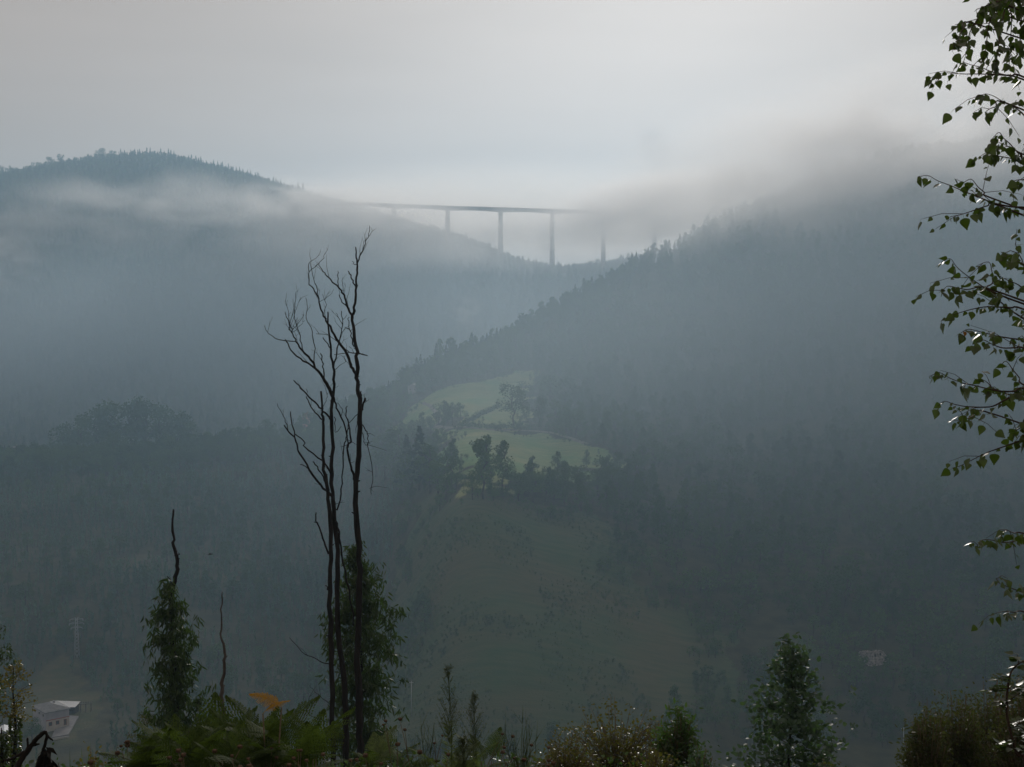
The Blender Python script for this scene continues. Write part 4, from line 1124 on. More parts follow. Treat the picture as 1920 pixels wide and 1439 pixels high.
def lance(mb, p, d, L, w, rng, bend=.35):
    """a narrow hanging leaf, folded and curved: two quads and two tips"""
    d = d.normalized(); s = d.cross(Vector((rng.gauss(0, 1), rng.gauss(0, 1), .3*rng.gauss(0, 1))))
    if s.length < 1e-4: s = d.orthogonal()
    s.normalize(); n = d.cross(s)
    c = n*L*bend*rng.uniform(-.5, 1)
    a = p + d*L*.3 + c*.25; b = p + d*L*.68 + c*.7
    mb.face_block([p, a + s*w, b + s*w*.8, p + d*L + c*1.25, b - s*w*.8, a - s*w], [(0,1,5),(1,2,4,5),(2,3,4)])
def oval(mb, p, d, L, w, rng):
    d = d.normalized(); s = d.cross(Vector((rng.gauss(0, 1), rng.gauss(0, 1), rng.gauss(0, 1))))
    if s.length < 1e-4: s = d.orthogonal()
    s.normalize(); n = d.cross(s)*w*rng.uniform(.1, .4)
    mb.face_block([p, p + d*L*.3 + s*w + n, p + d*L*.7 + s*w*.85 + n, p + d*L, p + d*L*.7 - s*w*.85 + n, p + d*L*.3 - s*w + n, p + d*L*.5], [(0,1,6),(1,2,6),(2,3,6),(3,4,6),(4,5,6),(5,0,6)])

def leafy_tree(name, base, axis, prof, n_br, leaf, L, w, per, mat, bark, label, cat, seed, droop=.6, r0=.05, up=.5, depth=1.0, twigs_n=5, clump=.16, fol='foliage'):
    """trunk along axis (photo px list at base's distance); prof(t) = half-width in metres at height t in 0..1; leaves in bunches at twig ends"""
    rng = random.Random(seed); D = base.y
    root = empty(name, base); tag(root, label, cat)
    path = smooth_path([Vector((0, 0, -.25))] + [P(x, y, D) - base for x, y in axis], 5); m = len(path)
    mb = MB(); mb.tube(path, [r0*(1 - .9*i/(m-1)) for i in range(m)], 7, rough=.1, rng=rng); mb.build('trunk', bark, root)
    H = path[-1].z; mbr = MB(); mf = MB(); pmax = max(prof(i/10) for i in range(11))
    for k in range(n_br):
        t = (k + rng.random())/n_br
        z = H*t; i = min(range(m), key=lambda j: abs(path[j].z - z)); p = path[i]
        th = k*2.4 + rng.uniform(-.5, .5); R_ = prof(t)*rng.uniform(.55, 1.05)
        e = p + Vector((math.cos(th)*R_, math.sin(th)*R_*depth, R_*up*rng.uniform(.5, 1.2)))
        q = p.lerp(e, .5) + Vector((0, 0, R_*.12))
        mbr.tube([p, q, e], [r0*.22*(1.1 - t), r0*.12*(1.1-t) + .001, .0015], 4)
        for j in range(max(1, round(twigs_n*min(1, .15 + 1.1*prof(t)/pmax)))):
            f = rng.uniform(.25, 1); c = p.lerp(q, f*2) if f < .5 else q.lerp(e, f*2 - 1)
            c = c + Vector((rng.gauss(0, 1), rng.gauss(0, 1), rng.gauss(-.1, .8)))*clump*(.35 + R_*.8)
            for _ in range(per):
                d = Vector((rng.gauss(0, .55), rng.gauss(0, .55), -droop + rng.gauss(0, .4)))
                leaf(mf, c + Vector((rng.gauss(0, 1), rng.gauss(0, 1), rng.gauss(0, 1)))*clump*.35, d, L*rng.uniform(.6, 1.15), w*rng.uniform(.7, 1.2), rng)
    tag(mbr.build('branches', bark, root), kind='stuff')
    f = mf.build(fol, mat, root); tag(f, kind='stuff')
    return root
def piece(*k):
    return lambda t: float(np.interp(t, [a for a, b in k], [b for a, b in k]))
def near(px, D): return on_ground(px, D)
mpp = lambda D: D/FPX      # metres per photo pixel

# eucalyptus sapling behind the bare trio
b = near(680, 34)
leafy_tree('eucalyptus_tree', b, [(678,1300),(676,1200),(672,1100),(662,1020)], piece((0, 1.2), (.15, 1.05), (.25, .72), (.42, .95), (.55, 1.15), (.68, .9), (.8, .62), (.92, .38), (1, .1)), 72, lance, .21, .022, 14, M['euc_leaf'], M['bark_dark'], 'dark leafy eucalyptus sapling growing behind the bare trio', 'tree', 21, .9, .05, .25, 1.0, 9, .20)
# eucalyptus on the left, round the dead stem
b = near(325, 31.5)
leafy_tree('eucalyptus_tree', b, [(333,1380),(330,1260),(322,1180),(315,1098)], piece((0, 1.2), (.15, 1.15), (.3, 1.0), (.42, .66), (.6, .62), (.75, .58), (.9, .42), (1, .1)), 76, lance, .20, .020, 10, M['euc_leaf'], M['bark_dark'], 'dense dark eucalyptus wrapped round a dead crooked stem', 'tree', 22, .95, .05, .22, 1.0, 8, .17)
b = near(268, 38)
leafy_tree('bush', b, [(268,1430),(270,1380),(272,1335)], piece((0, .5), (.5, .6), (.8, .4), (1, .1)), 26, oval, .06, .018, 10, M['heath_leaf'], M['dry_stem'], 'dull grey-green bush at the foot of the eucalyptus round the dead stem', 'bush', 23, .1, .03, .5, 1, 6, .16)
# young blue eucalyptus
b = near(1478, 17)
leafy_tree('eucalyptus_sapling', b, [(1478,1440),(1482,1370),(1484,1290),(1481,1206)], piece((0, .78), (.25, .74), (.45, .64), (.62, .5), (.75, .36), (.88, .22), (1, .04)), 60, oval, .080, .024, 7, M['blue_leaf'], M['bark_dark'], 'young blue-leaved eucalyptus standing alone above the scrub', 'tree', 24, -.1, .022, .35, 1, 9, .12)
# left edge: dark tree crown and the yellowing ivy-clad tree
b = near(-18, 20)
leafy_tree('broadleaf_tree', b, [(-20,1440),(-22,1330),(-18,1240),(-12,1175)], piece((0, .12), (.4, .15), (.52, .3), (.65, .42), (.85, .38), (1, .1)), 40, lance, .07, .010, 9, M['euc_leaf'], M['bark_dark'], 'dark drooping tree behind the yellowing ivy-clad tree', 'tree', 25, .8, .05, .4, 1, 6, .10)
b = near(22, 19)
lt = leafy_tree('ivy_clad_tree', b, [(25,1440),(28,1390),(28,1350),(24,1300),(25,1250)], piece((0, .0), (.50, .02), (.56, .24), (.7, .30), (.85, .28), (1, .1)), 46, oval, .045, .012, 6, M['olive_leaf'], M['bark_dark'], 'yellowing small tree with ivy-clad trunk above the valley farm', 'tree', 26, .1, .035, .75, 1, 5, .075)
def ivy_on(root, px, y0, y1, D, r, seed, n=420):
    rng = random.Random(seed); mb = MB()
    for i in range(n):
        t = rng.random(); c = P(px, y0 + (y1 - y0)*t, D) - root.location
        th = rng.uniform(0, 6.28); q = c + Vector((math.cos(th)*r, math.sin(th)*r, rng.gauss(0, .02)))
        oval(mb, q, Vector((math.cos(th), math.sin(th), -.6)), .05*rng.uniform(.6, 1.2), .018, rng)
    f = mb.build('ivy', M['ivy'], root); tag(f, kind='stuff')
ivy_on(lt, 28, 1445, 1345, 19, .055, 1)
b = near(2, 18.5)
rt = leafy_tree('ivy_clad_stump', b, [(3,1440),(3,1400),(2,1365)], piece((0, .02), (1, .04)), 6, oval, .04, .012, 6, M['ivy'], M['bark_dark'], 'short ivy-covered stump beside the yellowing tree', 'stump', 27, .1, .05, .3, 1, 4, .05)
ivy_on(rt, 3, 1450, 1372, 18.5, .07, 2)

# dewy bush and round shrub
def shrub(name, px, top, half, D, leaf, L, w, mat, label, seed, n=70, per=9, lean=0.0, cat='bush'):
    """many-stemmed shrub: stems fan from the base, leaves along them"""
    rng = random.Random(seed); b = near(px, D); root = empty(name, b); tag(root, label, cat)
    H = P(px, top, D).z - b.z; W = half*mpp(D); ms = MB(); mf = MB()
    for k in range(n):
        u = rng.uniform(-1, 1); v = rng.uniform(-.7, .7)
        h = H*(1 - .45*u*u)*rng.uniform(.62, 1.02)
        e = Vector((W*u + lean*h, W*v, h)); q = Vector((e.x*.45, e.y*.45, h*.55))
        path = smooth_path([Vector((rng.gauss(0, .05), rng.gauss(0, .05), -.1)), q, e], 4)
        ms.tube(path, [.007 - .0048*i/(len(path)-1) for i in range(len(path))], 4)
        for _ in range(per*2):
            f = rng.uniform(.35, 1.0)*(len(path)-1); i = min(int(f), len(path)-2); c = path[i].lerp(path[i+1], f - i)
            c = c + Vector((rng.gauss(0, .05), rng.gauss(0, .05), rng.gauss(0, .04)))
            leaf(mf, c, Vector((rng.gauss(0, 1), rng.gauss(0, 1), rng.gauss(.2, .7))), L*rng.uniform(.6, 1.2), w*rng.uniform(.7, 1.2), rng)
    tag(ms.build('stems', M['dry_stem'], root), kind='stuff')
    f = mf.build('foliage', mat, root); tag(f, kind='stuff')
    return root
shrub('dewy_bush', 1155, 1332, 135, 14, oval, .034, .011, M['dewy_leaf'], 'yellow and olive dewy bush with glinting wet leaves', 31, 150, 12)
shrub('dewy_bush', 1060, 1372, 62, 13, oval, .030, .010, M['dewy_leaf'], 'low yellowing bush at the edge of the dewy bush', 32, 70, 10)
shrub('round_shrub', 1272, 1328, 42, 13.5, lance, .075, .011, M['shrub_leaf'], 'fresh green rounded shrub rising beside the dewy bush', 33, 90, 11)
shrub('low_shrub', 1310, 1398, 40, 12.5, oval, .04, .012, M['blue_leaf'], 'low blue-green shrub under the fresh green rounded shrub', 34, 50, 9)
shrub('dewy_bush', 1215, 1395, 60, 12, oval, .032, .010, M['dewy_leaf'], 'small wet bush in front of the rounded green shrub', 35, 60, 10)
# heath bushes at the lower right
for i, (px, top, half, D, lb) in enumerate(((1735, 1322, 48, 12, 'small olive heath bush at the open end of the heath row'), (1790, 1295, 60, 12.5, 'olive heath bush with upright plumes next to the row end'), (1850, 1268, 66, 13, 'tallest olive heath bush with feathery upright shoots'), (1915, 1272, 66, 12, 'dense olive heath bush behind the arching bramble stem'))):
    shrub('heath_bush', px, top, half, D, lance, .042, .0075, M['heath_leaf'], lb, 40 + i, 150, 22)
shrub('low_shrub', 1560, 1432, 60, 13, oval, .035, .011, M['heath_leaf'], 'low dull shrub between blue eucalyptus and heath bushes', 47, 40, 9)

# ------------------------------------------------------------------ ferns
def frond_mesh(name, mat, seed, L=1.0):
    """bracken frond along +x, rising then arching; leaflets cut along each side blade"""
    rng = random.Random(seed); mb = MB()
    def spine(t): return Vector((L*t, 0, L*(.42*t - .38*t*t)))
    mb.tube([spine(i/10) for i in range(11)], [.007*(1 - .9*i/10) + .001 for i in range(11)], 4)
    for i in range(17):
        t = .14 + .84*i/16
        p = spine(t); tg = (spine(min(t + .03, 1)) - spine(t - .03)).normalized()
        bl = L*.36*math.sin(min(1, (1.03 - t)*1.25)*1.5)*(.75 + .25*min(1, t*5))
        for s in (-1, 1):
            d = (Vector((0, s, 0)) + tg*.42 + Vector((0, 0, rng.uniform(-.22, .05)))).normalized()
            up = Vector((0, 0, 1)); sd = d.cross(up).normalized()
            m = max(3, int(bl/.042))
            for j in range(m):
                f = (j + .6)/m; q = p + d*bl*f + Vector((0, 0, -.12*bl*f*f))
                w = .048*L*(1 - f)**.6 + .006
                for k in (-1, 1):
                    e = q + sd*k*w + d*.012
                    mb.face_block([q - d*.015, q + sd*k*w*.6 - d*.010, e, q + sd*k*w*.5 + d*.018, q + d*.012], [(0,1,2,3,4)])
    return mb.mesh(name, mat)
FR = {k: [frond_mesh('frond', M[k], 60 + i) for i in range(3)] for k in ('fern', 'fern_gold', 'fern_pale')}
def fern(px, D, n, size, label, seed, kinds=('fern',), group=None, tilt=(.2, 1.0), aim=None, lift=0.0):
    rng = random.Random(seed); b = near(px, D); b.z += lift + .34*min(1, size*2)
    r = empty('bracken_fern', b); tag(r, label, 'fern', group)
    for k in range(n):
        o = link('frond', rng.choice(FR[rng.choice(kinds)]), r)
        s = size*rng.uniform(.75, 1.15); o.scale = (s, s, s)
        a = aim if (aim is not None and k == 0) else 6.28*k/n + rng.uniform(-.5, .5)
        el = rng.uniform(*tilt)
        o.rotation_euler = (rng.uniform(-.4, .4), -el, a)
        o.location = (rng.gauss(0, .06), rng.gauss(0, .06), rng.uniform(.1, .35)*size)
        q = Vector(o.location); drop = lift + .34*min(1, size*2) + .1
        ms = MB(); ms.tube([Vector((q.x*.3, q.y*.3, -drop)), Vector((q.x*.6, q.y*.6, -drop*.4)), q], [.006, .0055, .005], 5); ms.build('stalk', M['dry_stem'], r)
    return r
ferns = [(300, 11, 9, .32), (335, 11.5, 10, .36), (372, 12, 12, .40), (405, 12, 12, .42), (440, 11.5, 12, .42), (475, 11, 11, .38), (550, 11, 10, .36), (520, 11.6, 9, .40), (420, 10.6, 9, .40), (410, 10, 8, .56), (330, 9.5, 7, .46), (500, 9.6, 8, .48), (580, 10, 7, .44), (450, 9.2, 7, .44), (370, 9.3, 7, .46), (285, 9.6, 6, .42), (540, 9.3, 6, .42)]
for i, (px, D, n, s) in enumerate(ferns): fern(px, D, n, s, 'green bracken fern in the thicket between the dark eucalyptus and the bare trio', 70 + i, group='bracken thicket')
fern(507, 9.4, 2, .25, 'golden-brown bracken fern glowing above the green ferns', 90, ('fern_gold',), tilt=(.1, .5), aim=.2, lift=.58)
for i, (px, D, lb) in enumerate(((700, 11.5, 'wet pale bracken fern right beside the bare trio'), (745, 12, 'wet pale bracken fern halfway along the row by the trio'), (860, 11, 'wet pale bracken fern below the tall seeding weed'), (900, 12.5, 'pale bracken fern at the broom end of the fern row'))):
    fern(px, D, 6, .36, lb, 95 + i, ('fern_pale', 'fern'))

# ------------------------------------------------------------------ weeds
def seed_head(mb, c, r, rng):
    """closed wild-carrot umbel: a cup of curved rays"""
    for k in range(14):
        th = 6.28*k/14; d = Vector((math.cos(th), math.sin(th), 0))
        mb.tube([c, c + d*r*.9 + Vector((0, 0, r*.55)), c + d*r*.75 + Vector((0, 0, r*1.35)), c + d*r*.25 + Vector((0, 0, r*1.6))], [.0022, .003, .004, .003], 4)
    for k in range(18):
        d = Vector((rng.gauss(0, .5), rng.gauss(0, .5), rng.uniform(.6, 1.6)))*r
        mb.tube([c + d*.8, c + d], [.003, .0045], 4)
def carrot(px, top, D, label, seed, group):
    rng = random.Random(seed); b = near(px, D); H = max(.35, P(px, top, D).z - b.z)
    r = empty('wild_carrot', b); tag(r, label, 'wild carrot', group)
    ms = MB(); lean = Vector((rng.gauss(0, .08), rng.gauss(0, .08), 0))
    path = smooth_path([Vector((0, 0, -.1)), Vector((0, 0, H*.5)) + lean*.3, Vector((0, 0, H)) + lean], 4)
    ms.tube(path, [.005 - .003*i/(len(path)-1) for i in range(len(path))], 5)
    heads = [path[-1]]
    if rng.random() < .6:
        p = path[5]; e = p + Vector((rng.uniform(-.2, .2), rng.uniform(-.1, .1), H*.28)); ms.tube([p, p.lerp(e, .5) + Vector((0, 0, .02)), e], [.003, .0025, .0018], 4); heads.append(e)
    ms.build('stem', M['dry_stem'], r)
    for h in heads:
        mh = MB(); seed_head(mh, h, rng.uniform(.009, .019), rng); mh.build('seed_head', M['seed'], r)
g = random.Random(500)
spots = [(738,1352,11.5),(776,1358,11),(807,1380,11),(895,1382,11.5),(983,1405,11),(1018,1412,10.5),(965,1418,10),(1040,1425,10),(925,1420,10.5),(745,1400,9.5),(700,1420,9),(560,1405,9),(600,1420,8.8),(530,1418,8.6),(505,1410,9.2),(455,1425,8.5),(395,1408,9),(370,1415,8.8),(350,1418,8.6),(325,1390,10),(255,1405,9.5),(240,1400,9.7),(152,1425,9.2),(480,1428,8.4),(640,1412,9),(670,1428,8.6),(825,1422,9.5),(1000,1428,9.8)]
for i, (px, t, D) in enumerate(spots): carrot(px, t, D, 'withered wild carrot with brown cupped seed head among the ferns', 300 + i, 'wild carrots gone to seed')

def fleabane(px, top, D, label, seed):
    """tall weed: leafy stem below, airy tapering panicle above"""
    rng = random.Random(seed); b = near(px, D); H = P(px, top, D).z - b.z
    r = empty('tall_weed', b); tag(r, label, 'weed')
    ms = MB(); path = smooth_path([Vector((0, 0, -.1)), Vector((.02, 0, H*.5)), Vector((-.01, 0, H))], 6); ms.tube(path, [.007 - .0055*i/(len(path)-1) for i in range(len(path))], 5)
    ms.build('stem', M['weed'], r)
    mf = MB()
    for i in range(170):
        t = rng.uniform(.1, .62); th = rng.uniform(0, 6.28)
        lance(mf, Vector((0, 0, H*t)), Vector((math.cos(th), math.sin(th), .55)), .10*(1 - .7*t)*rng.uniform(.7, 1.2), .0038, rng)
    mf.build('leaves', M['weed'], r)
    mp = MB()
    for i in range(80):
        t = .45 + .55*rng.random(); th = rng.uniform(0, 6.28); L = .20*(1.05 - t)/.55*rng.uniform(.6, 1.1) + .015
        p = Vector((0, 0, H*t)); e = p + Vector((math.cos(th)*L*.55, math.sin(th)*L*.55, L)); mp.tube([p, e], [.0013, .0008], 4)
        for j in range(4):
            q = p.lerp(e, rng.uniform(.4, 1)); d = Vector((rng.gauss(0, 1), rng.gauss(0, 1), .8)).normalized()*.022
            mp.tube([q, q + d*.6, q + d], [.0007, .0019, .0010], 4)
    mp.build('panicle', M['weed'], r)
fleabane(842, 1246, 10.5, 'tallest feathery green weed gone to seed beside the bare trio', 600)
fleabane(888, 1303, 11, 'shorter feathery weed next to the tallest one', 601)
fleabane(868, 1392, 9.5, 'small feathery weed at the foot of the taller two', 602)

def broom(px, top, D, half, label, seed, n=26):
    rng = random.Random(seed); b = near(px, D); H = P(px, top, D).z - b.z
    r = empty('broom', b); tag(r, label, 'broom')
    for k in range(n):
        mb = MB(); u = rng.uniform(-1, 1); h = H*rng.uniform(.5, 1)*(1 - .2*abs(u))
        e = Vector((u*half*mpp(D), rng.uniform(-.3, .3), h)); path = smooth_path([Vector((0, 0, -.1)), Vector((e.x*.3, e.y*.3, h*.55)), e], 4)
        mb.tube(path, [.0042 - .0034*i/(len(path)-1) for i in range(len(path))], 4)
        for _ in range(4):
            i = rng.randrange(2, len(path)-1); mb.tube([path[i], path[i] + Vector((rng.gauss(0, .05), rng.gauss(0, .05), rng.uniform(.08, .2)))], [.002, .0007], 4)
        mb.build('stem', M['weed'], r)
broom(975, 1338, 11, 55, 'wiry green broom with thin upright stems next to the dewy bush', 700)
broom(800, 1345, 11.5, 32, 'thin wiry broom among the weeds beside the tallest weed', 701, 14)

# ------------------------------------------------------------------ ground cover of the near slope
def undergrowth():
    rng = random.Random(800); mb = MB()
    for i in range(13000):
        D = rng.uniform(6.0, 15) if rng.random() < .8 else rng.uniform(15, 40); px = rng.uniform(-120, 2040)
        if px > 1000 and rng.random() < .5: continue
        x = (px - 959.5)/FPX*D; z = None
        mb_pts.append((x, D, rng.random()))
    X = np.array([p[0] for p in mb_pts]); Y = np.array([p[1] for p in mb_pts]); Z = ground(X, Y)
    for x, y, z in zip(X, Y, Z):
        dens = vnoise(np.array([x/1.1]), np.array([y/1.1]), 60)[0]
        h = (.10 + .34*dens)*(1.0 if y < 15 else 1.2)
        c = Vector((x, y, z + rng.random()*h))
        k = rng.random()
        if k < .22:
            lance(mb, Vector((x, y, z)), Vector((rng.gauss(0, .25), rng.gauss(0, .25), 1)), h*rng.uniform(.8, 1.5), .0045, rng)
        else:
            for _ in range(3):
                oval(mb, c + Vector((rng.gauss(0, .04), rng.gauss(0, .04), rng.gauss(0, .04))), Vector((rng.gauss(0, 1), rng.gauss(0, 1), rng.gauss(.1, .6))), .05*rng.uniform(.5, 1.3), .016*rng.uniform(.6, 1.2), rng)
    o = mb.build('undergrowth', M['shrub_leaf']); tag(o, 'dark grass and low weeds covering the near slope', 'undergrowth', kind='stuff')
mb_pts = []
undergrowth()
# small bright-leaved sprig at the lower left
shrub('low_shrub', 172, 1402, 26, 11, oval, .036, .011, M['olive_leaf'], 'small yellow-leaved sprig between the withered branch and the dark eucalyptus', 48, 16, 6)
# bird over the valley
def bird():
    c = P(394, 1040, 60); r = empty('bird', c, R(30)); tag(r, 'tiny dark bird flying over the plantation', 'bird')
    mb = MB(); mb.tube([(-.10,0,0),(-.05,0,.01),(.02,0,.012),(.07,0,.01),(.10,0,.012),(.115,0,.008)], [.006,.022,.028,.018,.014,.003], 8)
    mb.face_block([(-.09,-.008,.004),(-.09,.008,.004),(-.16,.022,.0),(-.16,-.022,.0)], [(0,1,2,3)])
    for s in (-1, 1): mb.face_block([(.03,s*.015,.012),(-.03,s*.015,.012),(-.02,s*.10,.04),(-.05,s*.17,.015),(.02,s*.09,.045)], [(0,1,2,4),(4,2,3)])
    mb.build('body', M['bark_dark'], r)
bird()

# ------------------------------------------------------------------ dew
def dew_mat():
    m, n, l = newmat('dew')
    out = n.new('ShaderNodeOutputMaterial'); bs = n.new('ShaderNodeBsdfPrincipled')
    bs.inputs['Base Color'].default_value = (1, 1, 1, 1); bs.inputs['Roughness'].default_value = 0.02; bs.inputs['IOR'].default_value = 1.33
    bs.inputs['Transmission Weight'].default_value = 1.0
    l.new(bs.outputs['BSDF'], out.inputs['Surface']); return m
M['dew'] = dew_mat()
def dew(root_name, count, r, seed):
    """drops sitting on the leaves of one plant"""
    import bmesh
    rng = random.Random(seed)
    bm = bmesh.new(); bmesh.ops.create_icosphere(bm, subdivisions=2, radius=1.0)
    bv = [v.co.copy() for v in bm.verts]; bf = [tuple(v.index for v in f.verts) for f in bm.faces]; bm.free()
    for root in [o for o in COL.objects if o.name.split('.')[0] == root_name and o.type == 'EMPTY']:
        f = next(c for c in root.children if c.name.startswith('foliage'))
        vs = f.data.vertices; mb = MB()
        for _ in range(count):
            p = vs[rng.randrange(len(vs))].co; s = r*rng.uniform(.5, 1.2)
            mb.face_block([p + v*s for v in bv], bf, smooth=True)
        tag(mb.build('dew', M['dew'], root), kind='stuff')
dew('dewy_bush', 100, .0038, 1); dew('eucalyptus_sapling', 10, .0036, 2)
# ------------------------------------------------------------------ birch at the right edge
M['birch_leaf'] = leaf_mat('birch_leaf', (0.022, 0.044, 0.010), (0.055, 0.090, 0.018), (0.10, 0.18, 0.014), 0.34, 0.32, 0.55, inst_var=True)
M['birch_rust'] = leaf_mat('birch_rust_leaf', (0.16, 0.06, 0.015), (0.22, 0.10, 0.02), (0.40, 0.17, 0.02), 0.45, 0.3, 0.5)
M['birch_bark'] = surf_mat('birch_bark', (0.35, 0.33, 0.31), (0.62, 0.60, 0.57), 6, 0.7, 0.3, 0.3, stretch=(1, 1, 3))
def birch_leaf(seed, mat):
    """ovate leaf with toothed rim, folded on its midrib; stalk at origin, blade along -z"""
    rng = random.Random(seed); L, W = 1.0, .40
    rim = []
    prof = [(0, .02), (.06, .6), (.16, .92), (.28, 1.0), (.42, .88), (.56, .68), (.70, .45), (.84, .2), (1.0, 0)]
    fold = rng.uniform(.10, .38); curl = rng.uniform(-.1, .3)
    pts = []
    for t, w in prof: pts.append((t, w*W))
    full = []
    for (t0, w0), (t1, w1) in zip(pts[:-1], pts[1:]):
        full.append((t0, w0)); full.append((t0 + (t1-t0)*.55, (w0 + (w1-w0)*.55)*1.0 + .035))
    full.append((1.0, 0))
    v = []; f = []
    mid = [Vector((0, curl*t*t, -t)) for t, w in full]
    v += mid; n = len(full)
    for s in (-1, 1):
        b = len(v)
        v += [Vector((s*w, curl*t*t + fold*w, -t + .04*w)) for t, w in full]
        for i in range(n-1):
            f.append((i, i+1, b+i+1, b+i) if s > 0 else (b+i, b+i+1, i+1, i))
    v = [p + Vector((0, 0, -.35)) for p in v]
    mb = MB(); mb.face_block(v, f, smooth=True)
    mb.tube([(0, 0, 0), (0, .02, -.18), (0, 0, -.36)], [.012, .010, .008], 4)
    return mb.mesh('leaf', mat)
BL = [birch_leaf(i, M['birch_leaf']) for i in range(6)]; BR = [birch_leaf(9, M['birch_rust'])]
BD = 5.8
def birch():
    rng = random.Random(1234)
    tb = Vector((2.75, 6.0, 0)); tb.z = gz(tb.x, tb.y)
    root = empty('birch_tree', tb); tag(root, 'birch tree with leafy twigs reaching in over the valley', 'tree')
    mb = MB(); tp = [Vector((0, 0, -.3)), Vector((.05, .05, 1.5)), Vector((0, .1, 3.2)), Vector((.1, .05, 5.5)), Vector((.05, 0, 8))]
    mb.tube(smooth_path(tp, 4), [.11 - .09*i/16 for i in range(17)], 10); mb.build('trunk', M['birch_bark'], root)
    a = lambda x, y: (1620 + x/3.197, y/3.197)
    c = lambda x, y: (1620 + x/3.197, 440 + y/3.197)
    e = lambda x, y: (1620 + x/3.197, 989 + y/3.197)
    # twigs: photo path from the outside end towards the trunk, leaf spacing (photo px)
    T = [
      ([a(*q) for q in ((395,470),(460,440),(530,440),(600,445),(700,445),(790,450),(880,455),(960,465))], 9),
      ([a(*q) for q in ((590,372),(640,390),(700,405),(760,430),(840,450),(930,470))], 10),
      ([a(*q) for q in ((672,590),(720,565),(770,575),(830,610),(890,640),(930,665),(960,695),(1010,740))], 8),
      ([a(*q) for q in ((725,675),(750,655),(790,640),(840,615))], 9),
      ([a(*q) for q in ((755,850),(805,795),(835,830),(870,860),(905,900),(940,930),(990,980))], 7),
      ([a(*q) for q in ((680,950),(740,915),(800,935),(850,945),(910,960),(980,1000))], 8),
      ([a(*q) for q in ((800,905),(850,880),(890,890),(960,930))], 7),
      ([a(*q) for q in ((325,1060),(385,1055),(440,1085),(520,1115),(600,1150),(680,1180),(740,1205),(800,1225),(880,1240),(960,1245),(1060,1250))], 11),
      ([a(*q) for q in ((590,1100),(640,1075),(680,1120),(720,1155),(765,1190))], 11),
      ([a(*q) for q in ((515,1300),(570,1290),(620,1275),(680,1255),(740,1235),(810,1235))], 9),
      ([a(*q) for q in ((545,150),(600,135),(660,120),(720,100),(800,80),(900,60),(1000,40))], 6),
      ([a(*q) for q in ((600,360),(615,300),(625,240),(640,180),(680,120),(740,70))], 7),
      ([a(*q) for q in ((700,380),(725,310),(735,240),(745,160),(770,80),(800,10))], 5),
      ([a(*q) for q in ((790,390),(800,320),(810,240),(820,160),(840,70),(860,-20))], 5),
      ([a(*q) for q in ((870,390),(875,300),(880,200),(885,100),(900,0))], 5),
      ([a(*q) for q in ((930,360),(935,260),(940,160),(945,60),(950,-40))], 6),
      ([a(*q) for q in ((560,260),(570,210),(600,170),(650,140))], 7),
      ([a(*q) for q in ((670,60),(720,40),(780,20),(860,-10),(950,-40))], 5),
      ([a(*q) for q in ((890,1110),(900,1085),(950,1080),(1000,1100))], 9),
      ([c(*q) for q in ((465,165),(515,145),(550,190),(600,235),(670,285),(740,335),(800,390),(860,440),(940,495),(1020,540))], 8),
      ([c(*q) for q in ((470,340),(500,310),(560,320),(620,330),(690,315),(760,330))], 8),
      ([c(*q) for q in ((680,185),(745,165),(765,220),(770,290),(768,345))], 9),
      ([c(*q) for q in ((820,105),(850,130),(900,160),(960,180))], 9),
      ([c(*q) for q in ((905,55),(920,100),(945,150),(990,210))], 8),
      ([c(*q) for q in ((460,520),(510,490),(570,470),(640,450),(720,435),(800,435),(880,440),(960,450))], 8),
      ([c(*q) for q in ((785,235),(850,270),(920,300),(990,340))], 7),
      ([c(*q) for q in ((580,590),(625,568),(700,585),(780,605),(860,620),(950,632),(1030,640))], 8),
      ([c(*q) for q in ((650,660),(710,632),(770,660),(830,680),(910,680),(980,690))], 7),
      ([c(*q) for q in ((815,790),(850,760),(890,810),(930,860),(970,910))], 11),
      ([c(*q) for q in ((395,850),(450,828),(510,860),(590,890),(660,905),(740,925),(820,940),(900,940),(980,930))], 6),
      ([c(*q) for q in ((440,1030),(480,1000),(540,1018),(600,1030),(680,1035),(770,1030),(850,990),(960,960))], 7),
      ([c(*q) for q in ((525,1112),(590,1112),(650,1090),(720,1060))], 10),
      ([c(*q) for q in ((700,865),(735,885),(760,910),(800,935))], 10),
      ([c(*q) for q in ((530,1400),(580,1385),(650,1350),(730,1310),(800,1285),(870,1260),(940,1235),(1000,1210))], 9),
      ([c(*q) for q in ((870,1190),(900,1180),(950,1150),(1000,1110))], 10),
      ([e(*q) for q in ((675,115),(710,75),(770,78),(830,90),(900,85),(980,70))], 9),
      ([e(*q) for q in ((810,15),(850,15),(900,35),(970,40))], 10),
      ([e(*q) for q in ((790,305),(810,335),(870,360),(950,390),(1000,400))], 11),
      ([e(*q) for q in ((790,515),(840,505),(900,510),(980,515))], 11),
    ]
    spots = []
    for path_px, sp in T:
        k = rng.uniform(-.35, .35); m = len(path_px)
        D0 = BD + rng.uniform(-.35, .35)
        w = [P(x, y, D0 + k*(1 - i/(m-1))) for i, (x, y) in enumerate(path_px)]
        trunk_pt = Vector((tb.x, tb.y, 0)) + Vector((0, 0, w[-1].z - .25))
        w.append(w[-1].lerp(trunk_pt, .5) ); w.append(trunk_pt)
        sm = smooth_path([q - tb for q in w], 4); n = len(sm)
        mb = MB(); mb.tube(sm, [.0013 + .0045*(i/(n-1))**1.6 for i in range(n)], 5, rough=.1, rng=rng)
        mb.build('branch', M['twig'], root)
        # leaves along the part in front of the valley
        acc = rng.uniform(0, sp); vis = sm[:(m-1)*4 + 2]
        spots.append((vis[0], 0, vis[0] - vis[1]))
